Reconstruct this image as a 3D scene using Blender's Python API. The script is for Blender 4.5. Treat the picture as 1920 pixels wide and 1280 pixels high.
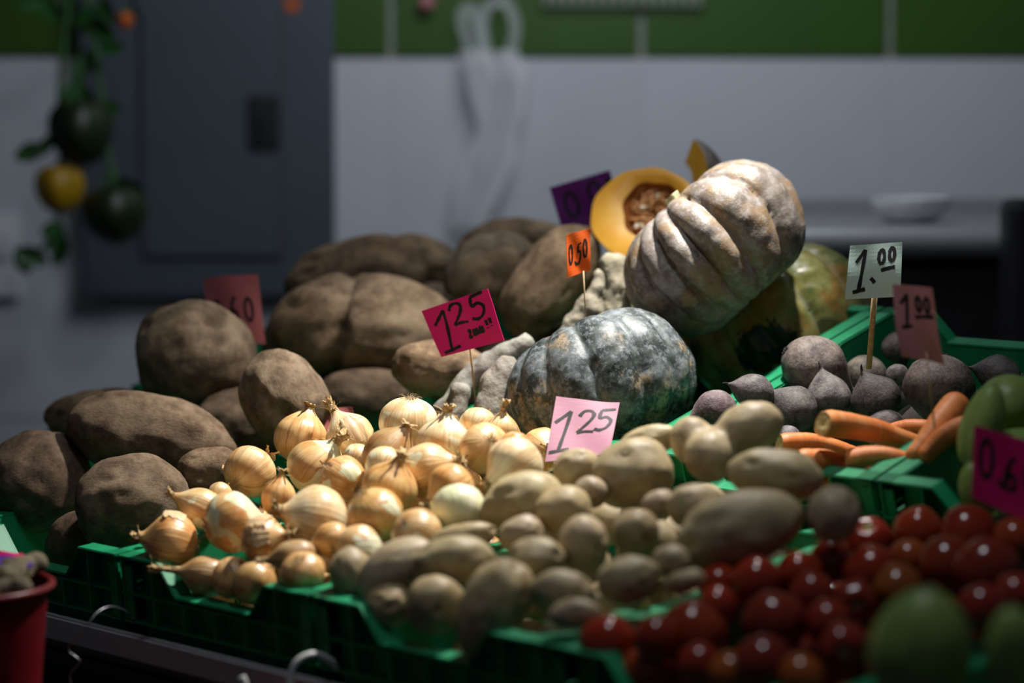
import bpy, bmesh, math, random
from mathutils import Vector, Matrix, noise
PI = math.pi
scene = bpy.context.scene
for o in list(bpy.data.objects): bpy.data.objects.remove(o)
COL = scene.collection

# ------------------------------------------------------------------ camera, world, lights, exposure
CAMZ, PITCH, F = 1.42, math.radians(5.0), 85 / 36 * 1920
RIGHT = Vector((1, 0, 0)); FWD = Vector((0, math.cos(PITCH), -math.sin(PITCH))); UP = Vector((0, math.sin(PITCH), math.cos(PITCH)))
CAM = Vector((0, 0, CAMZ))
cd = bpy.data.cameras.new('camera'); cam = bpy.data.objects.new('camera', cd); COL.objects.link(cam)
cam.location = CAM; cam.rotation_euler = (PI / 2 - PITCH, 0, 0)
cd.lens = 85; cd.sensor_width = 36; cd.clip_start = .05; cd.clip_end = 60
cd.dof.use_dof = True; cd.dof.focus_distance = 3.43; cd.dof.aperture_fstop = 1.6
scene.camera = cam
w = bpy.data.worlds.new('world'); scene.world = w; w.use_nodes = True
w.node_tree.nodes['Background'].inputs[0].default_value = (.72, .82, 1, 1)
w.node_tree.nodes['Background'].inputs[1].default_value = .036
def aim(o, p): o.rotation_euler = (Vector(p) - o.location).to_track_quat('-Z', 'Y').to_euler()
def light(name, kind, loc, tgt, energy, color, **kw):
    l = bpy.data.lights.new(name, kind); l.energy = energy; l.color = color
    for k, v in kw.items(): setattr(l, k, v)
    o = bpy.data.objects.new(name, l); COL.objects.link(o); o.location = loc; aim(o, tgt); return o
light('stall_spotlight', 'SPOT', (.42, 3.58, 2.52), (-.03, 3.40, .95), 285, (1, .955, .89), spot_size=math.radians(54), spot_blend=.9, shadow_soft_size=.04)
light('wall_lamp', 'AREA', (.25, 4.45, 2.6), (.25, 5.9, 1.3), 15.5, (.84, .90, 1), shape='DISK', size=1.0)
light('ceiling_lamp', 'AREA', (.1, 2.5, 2.95), (.25, 3.0, .9), 8, (.9, .95, 1), shape='DISK', size=.34)
scene.view_settings.view_transform = 'Standard'; scene.view_settings.look = 'None'
scene.view_settings.exposure = 0; scene.view_settings.gamma = 1; scene.view_settings.use_curve_mapping = False

# ------------------------------------------------------------------ placing helpers
def P(u, v, z): return CAM + z * (FWD + (u - 960) / F * RIGHT - (v - 640) / F * UP)
def depth(p): return (p - CAM).dot(FWD)
C45 = math.sqrt(.5)
AX = Vector((C45, -C45, 0))
T1, T2 = math.radians(4.85), math.radians(16.8)
D1 = Vector((C45 * math.cos(T1), C45 * math.cos(T1), math.sin(T1)))
D2 = Vector((C45 * math.cos(T2), C45 * math.cos(T2), math.sin(T2)))
O1 = P(219, 1040, 3.24)
O2 = O1 + .606 * D1 + Vector((0, 0, .07))
CW, CL = .40, .60
def crate_frame(row, col):
    O, D = ((O1, D1), (O2, D2))[row - 1]
    return O + CW * col * AX, AX, D, AX.cross(D)
def local(p, fr):
    q = p - fr[0]; return q.dot(fr[1]), q.dot(fr[2]), q.dot(fr[3])
def world(s, t, h, fr): return fr[0] + fr[1] * s + fr[2] * t + fr[3] * h
def zfor(u, v, fr, h0, sl):
    lo, hi = 1.8, 5.2
    for _ in range(40):
        m = (lo + hi) / 2; s, t, h = local(P(u, v, m), fr)
        if h > h0 + sl * t: lo = m
        else: hi = m
    return lo

# ------------------------------------------------------------------ object helpers
def mesh_of(name, verts, faces, uvs=None, smooth=True):
    me = bpy.data.meshes.new(name); me.from_pydata([tuple(v) for v in verts], [], faces)
    if uvs:
        l = me.uv_layers.new(name='UVMap'); l.data.foreach_set('uv', [c for uv in uvs for c in uv])
    if smooth: me.polygons.foreach_set('use_smooth', [True] * len(me.polygons))
    me.update(); return me
def bm_mesh(name, bm, smooth=False):
    me = bpy.data.meshes.new(name); bmesh.ops.recalc_face_normals(bm, faces=bm.faces); bm.to_mesh(me); bm.free()
    if smooth: me.polygons.foreach_set('use_smooth', [True] * len(me.polygons))
    return me
def link(name, me, m=None, parent=None, mw=None, col=None):
    if me is not None and m is not None and not me.materials: me.materials.append(m)
    o = bpy.data.objects.new(name, me); COL.objects.link(o)
    if parent: o.parent = parent
    if mw is not None: o.matrix_basis = mw
    if col: o.color = col
    return o
def tag(o, label, cat=None, group=None, kind=None):
    if label: o['label'] = label
    if cat: o['category'] = cat
    if group: o['group'] = group
    if kind: o['kind'] = kind
    return o
def basis(X, Y, Z, loc=Vector((0, 0, 0))):
    return Matrix(((X.x, Y.x, Z.x, loc.x), (X.y, Y.y, Z.y, loc.y), (X.z, Y.z, Z.z, loc.z), (0, 0, 0, 1)))
def imgdir(dx, dy, toward=0): return (RIGHT * dx - UP * dy - FWD * toward).normalized()
def zframe(axis, loc, roll=0):
    Z = axis.normalized(); h = UP if abs(Z.dot(UP)) < .9 else RIGHT
    X = h.cross(Z).normalized(); Y = Z.cross(X)
    return basis(X, Y, Z, loc) @ Matrix.Rotation(roll, 4, 'Z')
def grid(nu, nv, fn, close=True):
    """fn(i/nu, j/nv) -> point; returns verts, faces, loop uvs"""
    n = nu if close else nu + 1
    V = [fn(i / nu, j / nv) for j in range(nv + 1) for i in range(n)]
    Fc, UV = [], []
    for j in range(nv):
        for i in range(nu):
            k = (i + 1) % n
            Fc.append((j * n + i, j * n + k, (j + 1) * n + k, (j + 1) * n + i))
            UV += [(i / nu, j / nv), ((i + 1) / nu, j / nv), ((i + 1) / nu, (j + 1) / nv), (i / nu, (j + 1) / nv)]
    return V, Fc, UV
def tube_data(pts, rad, n=8, V=None, Fc=None):
    if V is None: V, Fc = [], []
    pts = [Vector(p) for p in pts]; b0 = len(V); N = len(pts)
    prev = None
    for i, p in enumerate(pts):
        t = (pts[min(i + 1, N - 1)] - pts[max(i - 1, 0)]).normalized()
        h = prev if prev is not None else (Vector((0, 0, 1)) if abs(t.z) < .9 else Vector((1, 0, 0)))
        x = (h - t * h.dot(t)).normalized(); y = t.cross(x); prev = x
        r = rad(i / (N - 1)) if callable(rad) else rad
        for k in range(n):
            a = 2 * PI * k / n; V.append(p + (x * math.cos(a) + y * math.sin(a)) * r)
    for i in range(N - 1):
        for k in range(n):
            k2 = (k + 1) % n
            Fc.append((b0 + i * n + k, b0 + i * n + k2, b0 + (i + 1) * n + k2, b0 + (i + 1) * n + k))
    Fc.append(tuple(b0 + k for k in range(n))[::-1]); Fc.append(tuple(b0 + (N - 1) * n + k for k in range(n)))
    return V, Fc
def tube(name, pts, rad, m, parent=None, n=10):
    V, Fc = tube_data(pts, rad, n); return link(name, mesh_of(name, V, Fc), m, parent)
def box_bm(bm, c, s, rot=None):
    M = Matrix.Translation(Vector(c)) @ (rot or Matrix()) @ Matrix.Diagonal((*s, 1))
    bmesh.ops.create_cube(bm, size=1, matrix=M)
def box(name, c, s, m, parent=None, bevel=0, mw=None):
    bm = bmesh.new(); box_bm(bm, c, s)
    if bevel: bmesh.ops.bevel(bm, geom=list(bm.edges), offset=bevel, segments=2, affect='EDGES', profile=.6)
    return link(name, bm_mesh(name, bm), m, parent, mw)
def smooth_line(pts, n=6):
    """Catmull-Rom resample of a polyline"""
    pts = [Vector(p) for p in pts]
    if len(pts) < 3: return [pts[0].lerp(pts[-1], i / n) for i in range(n + 1)]
    out = []
    for i in range(len(pts) - 1):
        p0, p1, p2, p3 = pts[max(i - 1, 0)], pts[i], pts[i + 1], pts[min(i + 2, len(pts) - 1)]
        for k in range(n):
            t = k / n
            out.append(.5 * ((2 * p1) + (p2 - p0) * t + (2 * p0 - 5 * p1 + 4 * p2 - p3) * t * t + (3 * p1 - p0 - 3 * p2 + p3) * t ** 3))
    out.append(pts[-1]); return out
def fb(p, oct=3):
    s, a = 0, 1
    for _ in range(oct): s += a * noise.noise(p); p = p * 2.07; a *= .5
    return s

# ------------------------------------------------------------------ materials
class M:
    def __init__(s, name):
        s.m = bpy.data.materials.new(name); s.m.use_nodes = True; s.t = s.m.node_tree
        s.b = s.t.nodes['Principled BSDF']; s.out = s.t.nodes['Material Output']
    def n(s, kind, **kw):
        x = s.t.nodes.new(kind)
        for k, v in kw.items(): setattr(x, k, v)
        return x
    def put(s, sock, v):
        if hasattr(v, 'is_output') or isinstance(v, bpy.types.NodeSocket): s.t.links.new(v, sock)
        else: sock.default_value = v if not isinstance(v, tuple) or len(v) != 3 or sock.type != 'RGBA' else (*v, 1)
    def coord(s, which='Object', scale=(1, 1, 1)):
        c = s.n('ShaderNodeTexCoord').outputs[which]
        mp = s.n('ShaderNodeMapping'); s.put(mp.inputs[0], c); mp.inputs['Scale'].default_value = scale
        oi = s.n('ShaderNodeObjectInfo'); mu = s.n('ShaderNodeMath', operation='MULTIPLY'); s.put(mu.inputs[0], oi.outputs['Random']); mu.inputs[1].default_value = 37
        cb = s.n('ShaderNodeCombineXYZ'); s.put(cb.inputs[2], mu.outputs[0])
        if which == 'Object': s.put(cb.inputs[0], mu.outputs[0])
        s.put(mp.inputs['Location'], cb.outputs[0]); return mp.outputs[0]
    def noise(s, vec, scale, detail=4, rough=.55, dist=0):
        x = s.n('ShaderNodeTexNoise'); s.put(x.inputs['Vector'], vec)
        x.inputs['Scale'].default_value = scale; x.inputs['Detail'].default_value = detail; x.inputs['Roughness'].default_value = rough; x.inputs['Distortion'].default_value = dist
        return x.outputs['Fac']
    def ramp(s, fac, stops):
        x = s.n('ShaderNodeValToRGB'); s.put(x.inputs[0], fac); e = x.color_ramp.elements
        while len(e) < len(stops): e.new(.5)
        for k, (p, c) in zip(e, stops): k.position = p; k.color = (*c, 1) if len(c) == 3 else c
        return x.outputs[0]
    def mix(s, fac, a, b, mode='MIX'):
        x = s.n('ShaderNodeMix', data_type='RGBA', blend_type=mode); s.put(x.inputs['Factor'], fac); s.put(x.inputs[6], a); s.put(x.inputs[7], b); return x.outputs[2]
    def math(s, op, a, b=0):
        x = s.n('ShaderNodeMath', operation=op); s.put(x.inputs[0], a); s.put(x.inputs[1], b); return x.outputs[0]
    def bw(s, f, lo, hi): return s.ramp(f, [(lo, (0, 0, 0)), (hi, (1, 1, 1))])
    def bump(s, h, strength, dist):
        x = s.n('ShaderNodeBump'); s.put(x.inputs['Height'], h); x.inputs['Strength'].default_value = strength; x.inputs['Distance'].default_value = dist
        s.put(s.b.inputs['Normal'], x.outputs[0])
    def fin(s, color, rough=.5, spec=.5, **kw):
        s.put(s.b.inputs['Base Color'], color); s.put(s.b.inputs['Roughness'], rough); s.b.inputs['Specular IOR Level'].default_value = spec
        for k, v in kw.items(): s.put(s.b.inputs[k], v)
        return s.m
def plain(name, color, rough=.5, spec=.5, var=.12, scale=30, bump=0, **kw):
    a = M(name); c = a.coord(); f = a.noise(c, scale)
    col = a.mix(a.bw(f, .3, .7), tuple(x * (1 - var) for x in color), tuple(x * (1 + var) for x in color))
    if bump: a.bump(f, bump, .002)
    return a.fin(col, rough, spec, **kw)
MAT = {}
def build_materials():
    a = M('onion_skin')                                   # uv: u around, v root to neck
    st = a.noise(a.coord('UV', (46, 1.3, 1)), 1, 3); st2 = a.noise(a.coord('UV', (13, .8, 1)), 1, 3)
    bl = a.noise(a.coord(), 1.3, 3)
    c = a.ramp(bl, [(.3, (.60, .31, .105)), (.5, (.74, .49, .225)), (.72, (.84, .66, .38))])
    c = a.mix(a.math('MULTIPLY', a.bw(st, .5, .68), .65), c, (.43, .19, .065))
    c = a.mix(a.math('MULTIPLY', a.bw(st2, .5, .8), .55), c, (.86, .62, .34))
    sp = a.noise(a.coord(), 9, 3); c = a.mix(a.math('MULTIPLY', a.bw(sp, .66, .72), .45), c, (.30, .13, .05))
    oi = a.n('ShaderNodeObjectInfo'); c = a.mix(1, c, oi.outputs['Color'], 'MULTIPLY')
    pe = a.math('ADD', a.noise(a.coord(), .75, 2), a.math('SUBTRACT', oi.outputs['Alpha'], 1.0))
    pf = a.bw(pe, .50, .525)
    pale = a.mix(a.bw(st2, .35, .65), (.76, .76, .46), (.88, .84, .63))
    c = a.mix(pf, c, pale)
    a.bump(st, .12, .03); MAT['onion'] = a.fin(c, .34, .5, **{'Coat Weight': .15, 'Coat Roughness': .25})
    a = M('onion_husk'); c0 = a.coord('Object', (1, 1, 1)); f = a.noise(c0, 6, 4)
    MAT['husk'] = a.fin(a.ramp(f, [(.3, (.28, .17, .07)), (.5, (.56, .38, .17)), (.7, (.74, .58, .33))]), .7, .25); a.bump(f, .5, .05)
    a = M('onion_flake'); f = a.noise(a.coord('UV', (30, 2, 1)), 1, 3)
    c = a.ramp(f, [(.3, (.62, .34, .13)), (.6, (.82, .62, .38)), (.8, (.92, .80, .60))])
    MAT['flake'] = a.fin(c, .4, .4, **{'Transmission Weight': .0})
    MAT['rootlet'] = plain('onion_rootlet', (.36, .27, .16), .9, .1)
    a = M('potato_skin'); c0 = a.coord(); f = a.noise(c0, 38, 6, .65); g = a.noise(c0, 260, 3); h = a.noise(c0, 75, 3)
    c = a.ramp(f, [(.3, (.28, .205, .115)), (.5, (.42, .33, .195)), (.72, (.50, .41, .265))])
    c = a.mix(a.math('MULTIPLY', a.bw(g, .62, .74), .5), c, (.22, .155, .08)); c = a.mix(a.math('MULTIPLY', a.bw(h, .64, .70), .35), c, (.24, .17, .09))
    oi = a.n('ShaderNodeObjectInfo'); c = a.mix(1, c, oi.outputs['Color'], 'MULTIPLY')
    a.bump(a.math('ADD', g, f), .3, .0015); MAT['potato'] = a.fin(c, .5, .38)
    a = M('yam_skin'); c0 = a.coord(); f = a.noise(c0, 30, 6, .7); g = a.noise(a.coord('Object', (1, 2.2, 2.2)), 150, 5, .75); h = a.noise(c0, 14, 5, .6)
    c = a.ramp(f, [(.32, (.075, .05, .032)), (.5, (.165, .12, .08)), (.70, (.30, .23, .155))])
    c = a.mix(a.math('MULTIPLY', a.bw(g, .5, .68), .6), c, (.065, .042, .026)); c = a.mix(a.math('MULTIPLY', a.bw(h, .5, .66), .55), c, (.36, .29, .205))
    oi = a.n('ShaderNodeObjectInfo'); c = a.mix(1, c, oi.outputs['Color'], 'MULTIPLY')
    a.bump(a.math('ADD', g, f), .5, .005); MAT['yam'] = a.fin(c, .75, .2)
    a = M('pale_root_skin'); c0 = a.coord(); f = a.noise(c0, 22, 5, .65); g = a.noise(c0, 110, 4, .7)
    c = a.ramp(f, [(.32, (.15, .13, .105)), (.5, (.28, .255, .215)), (.68, (.38, .35, .30))]); c = a.mix(a.math('MULTIPLY', a.bw(g, .55, .7), .5), c, (.18, .145, .11))
    oi = a.n('ShaderNodeObjectInfo'); c = a.mix(1, c, oi.outputs['Color'], 'MULTIPLY')
    a.bump(a.math('ADD', g, f), .6, .004); c = a.mix(1, c, (.90, .95, .97), 'MULTIPLY'); MAT['pale_root'] = a.fin(c, .8, .2)
    # pumpkins
    a = M('slate_pumpkin_skin'); c0 = a.coord(); f = a.noise(c0, 24, 6, .68); g = a.noise(c0, 95, 6, .75); h = a.noise(c0, 16, 5); k = a.noise(c0, 320, 3)
    c = a.ramp(f, [(.40, (.022, .030, .027)), (.5, (.065, .08, .078)), (.62, (.17, .195, .205))])
    c = a.mix(a.math('MULTIPLY', a.bw(g, .50, .60), .5), c, (.34, .37, .41)); c = a.mix(a.math('MULTIPLY', a.math('MULTIPLY', a.bw(h, .52, .60), a.bw(g, .42, .54)), .8), c, (.36, .26, .15))
    c = a.mix(a.math('MULTIPLY', a.bw(k, .6, .7), .35), c, (.03, .04, .035))
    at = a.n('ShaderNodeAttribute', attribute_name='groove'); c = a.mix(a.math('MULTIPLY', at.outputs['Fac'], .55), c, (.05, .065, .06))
    a.bump(g, .2, .003); MAT['slate'] = a.fin(c, .48, .4)
    a = M('beige_pumpkin_skin'); c0 = a.coord(); f = a.noise(c0, 20, 6, .68); g = a.noise(c0, 80, 6, .72); h = a.noise(c0, 17, 5, .6); k = a.noise(c0, 300, 3)
    c = a.ramp(f, [(.38, (.115, .092, .072)), (.5, (.215, .180, .152)), (.62, (.29, .255, .232))])
    c = a.mix(a.math('MULTIPLY', a.bw(h, .50, .58), .75), c, (.27, .175, .085)); c = a.mix(a.math('MULTIPLY', a.bw(g, .51, .60), .5), c, (.36, .34, .335))
    c = a.mix(a.math('MULTIPLY', a.bw(k, .64, .70), .4), c, (.13, .10, .075))
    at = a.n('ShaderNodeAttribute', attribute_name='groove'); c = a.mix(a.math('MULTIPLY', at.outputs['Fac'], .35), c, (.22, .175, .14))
    a.bump(a.math('ADD', g, k), .25, .003); MAT['beige'] = a.fin(c, .46, .42)
    a = M('mottled_pumpkin_skin'); tc = a.n('ShaderNodeTexCoord').outputs['Object']; c0 = a.coord(); f = a.noise(c0, 16, 6, .65); g = a.noise(c0, 60, 6, .75); h = a.noise(c0, 15, 5)
    c = a.ramp(f, [(.38, (.10, .14, .035)), (.5, (.28, .28, .085)), (.62, (.42, .36, .13))])
    c = a.mix(a.math('MULTIPLY', a.bw(h, .51, .58), .8), c, (.42, .22, .05)); c = a.mix(a.math('MULTIPLY', a.bw(g, .54, .62), .45), c, (.48, .46, .28))
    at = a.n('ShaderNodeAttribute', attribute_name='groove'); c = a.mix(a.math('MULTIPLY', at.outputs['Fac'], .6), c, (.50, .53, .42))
    pa = a.n('ShaderNodeAttribute', attribute_name='patch'); pf = a.math('ADD', pa.outputs['Fac'], a.math('MULTIPLY', a.math('SUBTRACT', a.noise(tc, 55, 5, .7), .5), .9))
    c = a.mix(a.bw(pf, .48, .53), c, (.022, .040, .030))
    a.bump(g, .15, .002); MAT['mottled'] = a.fin(c, .30, .5)
    a = M('pumpkin_flesh'); c0 = a.coord(); f = a.noise(c0, 30, 4)
    MAT['flesh'] = a.fin(a.ramp(f, [(.3, (.82, .38, .028)), (.6, (.90, .48, .05)), (.8, (.92, .57, .11))]), .42, .45, **{'Subsurface Weight': .15, 'Subsurface Radius': (.01, .004, .001)})
    a = M('pumpkin_pulp'); c0 = a.coord(); f = a.noise(c0, 70, 5, .7); MAT['pulp'] = a.fin(a.ramp(f, [(.3, (.22, .06, .012)), (.55, (.50, .18, .035)), (.75, (.70, .36, .12))]), .38, .5); a.bump(f, .8, .004)
    MAT['fibre'] = plain('pumpkin_fibre', (.66, .32, .11), .4, .5, .3, 60)
    MAT['seed'] = plain('pumpkin_seed', (.80, .70, .50), .4, .5)
    MAT['stem'] = plain('pumpkin_stem', (.42, .41, .24), .7, .3, .3, 80, .5)
    a = M('beet_skin'); c0 = a.coord(); f = a.noise(c0, 40, 6, .7); g = a.noise(c0, 240, 4, .7); h = a.noise(c0, 22, 4)
    c = a.ramp(f, [(.36, (.055, .046, .044)), (.5, (.125, .108, .10)), (.66, (.225, .20, .182))])
    c = a.mix(a.math('MULTIPLY', a.bw(g, .52, .66), .5), c, (.27, .245, .22)); c = a.mix(a.math('MULTIPLY', a.bw(h, .56, .7), .4), c, (.10, .045, .065))
    oi = a.n('ShaderNodeObjectInfo'); c = a.mix(1, c, oi.outputs['Color'], 'MULTIPLY')
    a.bump(a.math('ADD', g, f), .45, .0025); MAT['beet'] = a.fin(c, .6, .3)
    MAT['beet_crown'] = plain('beet_crown', (.045, .036, .03), .85, .15, .5, 120, .8)
    a = M('carrot_skin'); c0 = a.coord(); f = a.noise(c0, 25, 4); g = a.noise(a.coord('UV', (3, 60, 1)), 1, 3)
    c = a.ramp(f, [(.3, (.62, .16, .03)), (.6, (.76, .26, .075)), (.8, (.80, .38, .17))]); c = a.mix(a.math('MULTIPLY', a.bw(g, .56, .7), .5), c, (.80, .46, .27))
    a.bump(g, .3, .002); MAT['carrot'] = a.fin(c, .5, .4)
    MAT['carrot_cut'] = plain('carrot_cut', (.62, .45, .20), .6, .3, .3, 150, .4)
    a = M('tomato_skin'); c0 = a.coord(); f = a.noise(c0, 8, 3)
    c = a.ramp(f, [(.3, (.21, .016, .006)), (.6, (.31, .028, .008)), (.8, (.40, .06, .012))]); oi = a.n('ShaderNodeObjectInfo'); c = a.mix(1, c, oi.outputs['Color'], 'MULTIPLY')
    MAT['tomato'] = a.fin(c, .16, .55)
    MAT['tomato_scar'] = plain('tomato_scar', (.30, .27, .09), .7, .3)
    a = M('chayote_skin'); c0 = a.coord(); f = a.noise(c0, 12, 4); c = a.ramp(f, [(.3, (.15, .255, .055)), (.55, (.23, .35, .085)), (.8, (.34, .44, .15))]); oi = a.n('ShaderNodeObjectInfo'); c = a.mix(1, c, oi.outputs['Color'], 'MULTIPLY')
    a.bump(a.noise(c0, 90, 2), .1, .002); MAT['chayote'] = a.fin(c, .42, .45)
    # things
    a = M('green_crate_plastic'); c0 = a.coord(); f = a.noise(c0, 25, 5, .65); g = a.noise(c0, 160, 3)
    c = a.ramp(f, [(.3, (.004, .20, .080)), (.6, (.008, .245, .100)), (.8, (.03, .28, .13))]); c = a.mix(a.math('MULTIPLY', a.bw(g, .68, .74), .3), c, (.22, .40, .30))
    MAT['crate'] = a.fin(c, .46, .4)
    MAT['crate_pale'] = None
    a = M('brushed_steel'); f = a.noise(a.coord('Object', (1, 1, 40)), 30, 3); MAT['steel'] = a.fin(a.mix(f, (.24, .24, .25), (.33, .33, .34)), .40, .5, Metallic=.35)
    MAT['rail'] = plain('rail_steel', (.40, .40, .41), .22, .6, .1, 60, Metallic=.2)
    MAT['dark_steel'] = plain('dark_steel', (.05, .05, .055), .5, .4)
    MAT['dark_board'] = plain('dark_board', (.035, .03, .027), .8, .2, .3, 20)
    MAT['red_plastic'] = plain('red_plastic', (.15, .006, .010), .35, .5)
    MAT['hook'] = plain('white_hook_plastic', (.55, .56, .55), .4, .5)
    MAT['wire'] = plain('wire', (.28, .28, .30), .4, .5, Metallic=1.0)
    MAT['ink'] = plain('marker_ink', (.012, .011, .013), .55, .3)
    MAT['wood'] = plain('bamboo', (.50, .36, .19), .6, .3, .25, 120)
    for k, c in dict(magenta=(.80, .012, .21), hotpink=(.58, .005, .13), pink=(.52, .25, .33), salmon=(.50, .14, .145), rose=(.50, .20, .20), orange=(.80, .12, .010), purple=(.14, .012, .19), mint=(.52, .69, .63), violet=(.10, .03, .30)).items():
        a = M('card_' + k); f = a.noise(a.coord(), 18, 3); a.bump(f, .25, .004)
        MAT[k] = a.fin(a.mix(f, tuple(x * .92 for x in c), c), .6, .3)
    # place
    MAT['white_tile'] = plain('white_wall_tile', (.56, .58, .62), .35, .4, .04, 3)
    MAT['green_tile'] = plain('green_wall_tile', (.036, .095, .010), .35, .4, .08, 3)
    MAT['grout'] = plain('grout', (.26, .29, .24), .9, .2)
    MAT['floor'] = plain('floor_concrete', (.03, .03, .03), .6, .3, .25, 4)
    MAT['cabinet'] = plain('grey_cabinet_paint', (.062, .076, .094), .5, .4, .05, 6)
    MAT['cabinet_dark'] = plain('cabinet_gap', (.045, .05, .058), .6, .3)
    MAT['latch'] = plain('black_latch', (.015, .015, .017), .45, .4)
    MAT['leaf'] = plain('artificial_leaf', (.016, .080, .012), .5, .4, .4, 12)
    MAT['dark_green'] = plain('dark_green_pepper', (.010, .020, .005), .4, .4, .3, 8)
    MAT['yellow'] = plain('yellow_pepper', (.36, .21, .003), .4, .4, .15, 8)
    MAT['orange_sphere'] = plain('orange_pepper', (.50, .10, .01), .4, .4)
    MAT['string'] = plain('green_string', (.05, .13, .04), .8, .2)
    a = M('clear_plastic_film'); a.fin((.85, .88, .90), .25, .6, **{'Alpha': .32}); MAT['film'] = a.m
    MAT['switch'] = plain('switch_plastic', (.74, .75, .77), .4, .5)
    MAT['black'] = plain('black_panel', (.012, .012, .014), .5, .3)
build_materials()

# ------------------------------------------------------------------ the room
room = Matrix.Rotation(math.radians(1.6), 4, 'Z')          # the wall recedes slightly to the right
WY = 5.9
def on_wall(u, v, off=0):
    """point on the back wall (local wall frame) seen at a pixel"""
    d = P(u, v, 1) - CAM; n = room @ Vector((0, 1, 0)); k = ((room @ Vector((0, WY - off, 0))) - CAM).dot(n) / d.dot(n)
    return room.inverted() @ (CAM + d * k)
fl = box('floor', (0, 2.5, -.05), (9, 9, .1), MAT['floor']); tag(fl, 'dark concrete market floor', kind='structure')
wl = box('wall_back', (0, WY + .1, 1.75), (9, .16, 3.5), MAT['grout'], mw=room); tag(wl, 'white and green tiled back wall', kind='structure')
seam = [on_wall(x, 60).x for x in (725, 1203, 1659)]; tw = (seam[2] - seam[0]) / 2
zb = on_wall(1200, 108).z; zl = on_wall(1200, 778).z
jt = .012
def tile_mesh(name, ww, hh):
    bm = bmesh.new(); box_bm(bm, (0, 0, 0), (ww, .02, hh)); bmesh.ops.bevel(bm, geom=list(bm.edges), offset=.0005, segments=1, affect='EDGES'); return bm_mesh(name, bm)
hw = zb - zl
mesh_w = tile_mesh('white_tile', tw - .0005, hw - .001); mesh_g = tile_mesh('green_tile', tw - jt * 1.6, hw - .006)
for i in range(-7, 7):
    cx = seam[1] + (i + .5) * tw
    if abs(cx) > 4.3: continue
    for me, zc, mt in ((mesh_g, zb + hw / 2 + .004, 'green_tile'), (mesh_w, zb - hw / 2 - .003, 'white_tile'), (mesh_w, zb - 1.5 * hw - .006, 'white_tile')):
        t = link('tile', me, MAT[mt], wl, Matrix.Translation((cx, WY + .013, zc)))
# electrical cabinet
def cab():
    p0 = on_wall(157, 565, .07); p1 = on_wall(628, 545, .07); x0, x1, z0 = p0.x, p1.x, (p0.z + p1.z) / 2; z1 = z0 + .95
    e = link('electrical_cabinet', None, mw=room @ Matrix.Translation(((x0 + x1) / 2, WY, z0)))
    tag(e, 'grey metal electrical cabinet with black latch on tiled wall', 'cabinet')
    W = x1 - x0; box('body', (0, -.035, .475), (W, .066, .95), MAT['cabinet'], e, .006)
    dx0 = on_wall(268, 300, .07).x - (x0 + x1) / 2; dz0 = on_wall(400, 480, .07).z - z0; dx1 = W / 2 - .13
    box('door_gap', ((dx0 + dx1) / 2, -.0690, (dz0 + .92) / 2), (dx1 - dx0 + .014, .003, .92 - dz0 + .014), MAT['cabinet_dark'], e)
    d = box('door', ((dx0 + dx1) / 2, -.0755, (dz0 + .92) / 2), (dx1 - dx0, .012, .92 - dz0), MAT['cabinet'], e, .003)
    q0 = on_wall(470, 275, .07); q1 = on_wall(524, 178, .07); c = (q0 + q1) / 2 - Vector(((x0 + x1) / 2, 0, z0))
    l = box('latch', (c.x, -.0890, c.z), (q1.x - q0.x, .02, q1.z - q0.z), MAT['latch'], e, .004)
    box('lever', (c.x - .004, -.104, c.z - .01), (.022, .016, .05), MAT['black'], l, .003)
    for zz in (.2, .7): box('hinge', (dx0 - .004, -.078, zz), (.012, .016, .05), MAT['cabinet'], d, .002)
    s = on_wall(548, 9, .07)
    bm = bmesh.new(); bmesh.ops.create_cone(bm, cap_ends=True, segments=24, radius1=.018, radius2=.018, depth=.003, matrix=Matrix.Translation((s.x, WY - .0695, s.z)) @ Matrix.Rotation(PI / 2, 4, 'X'))
    o = link('round_sticker', bm_mesh('round_sticker', bm), MAT['orange_sphere'], None, room); tag(o, 'small round orange sticker on grey cabinet door', 'sticker')
cab()
# lower-left wall socket
q = on_wall(2, 480, .02); e = link('wall_socket', None, mw=room @ Matrix.Translation((q.x, WY, q.z))); tag(e, 'pale plastic wall socket box at far left of white tiles', 'socket')
box('plate', (0, -.012, 0), (.09, .024, .2), MAT['switch'], e, .006); box('cover', (0, -.028, .03), (.05, .012, .07), MAT['switch'], e, .004)
# ventilation grille on the green tiles
q0, q1 = on_wall(1015, 16), on_wall(1318, 16); e = link('vent_grille', None, mw=room @ Matrix.Translation(((q0.x + q1.x) / 2, WY, q0.z))); tag(e, 'long slotted vent grille at top of green tiles', 'vent')
Wv = q1.x - q0.x; box('frame', (0, -.008, .07), (Wv, .012, .14), MAT['green_tile'], e, .002)
me = None
for i in range(16):
    o = box('slat', (0, 0, 0), (Wv / 30, .012, .13), MAT['grout'], e) if me is None else link('slat', me, None, e)
    me = o.data; o.location = ((i - 7.5) * Wv / 16, -.016, .07)
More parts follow.
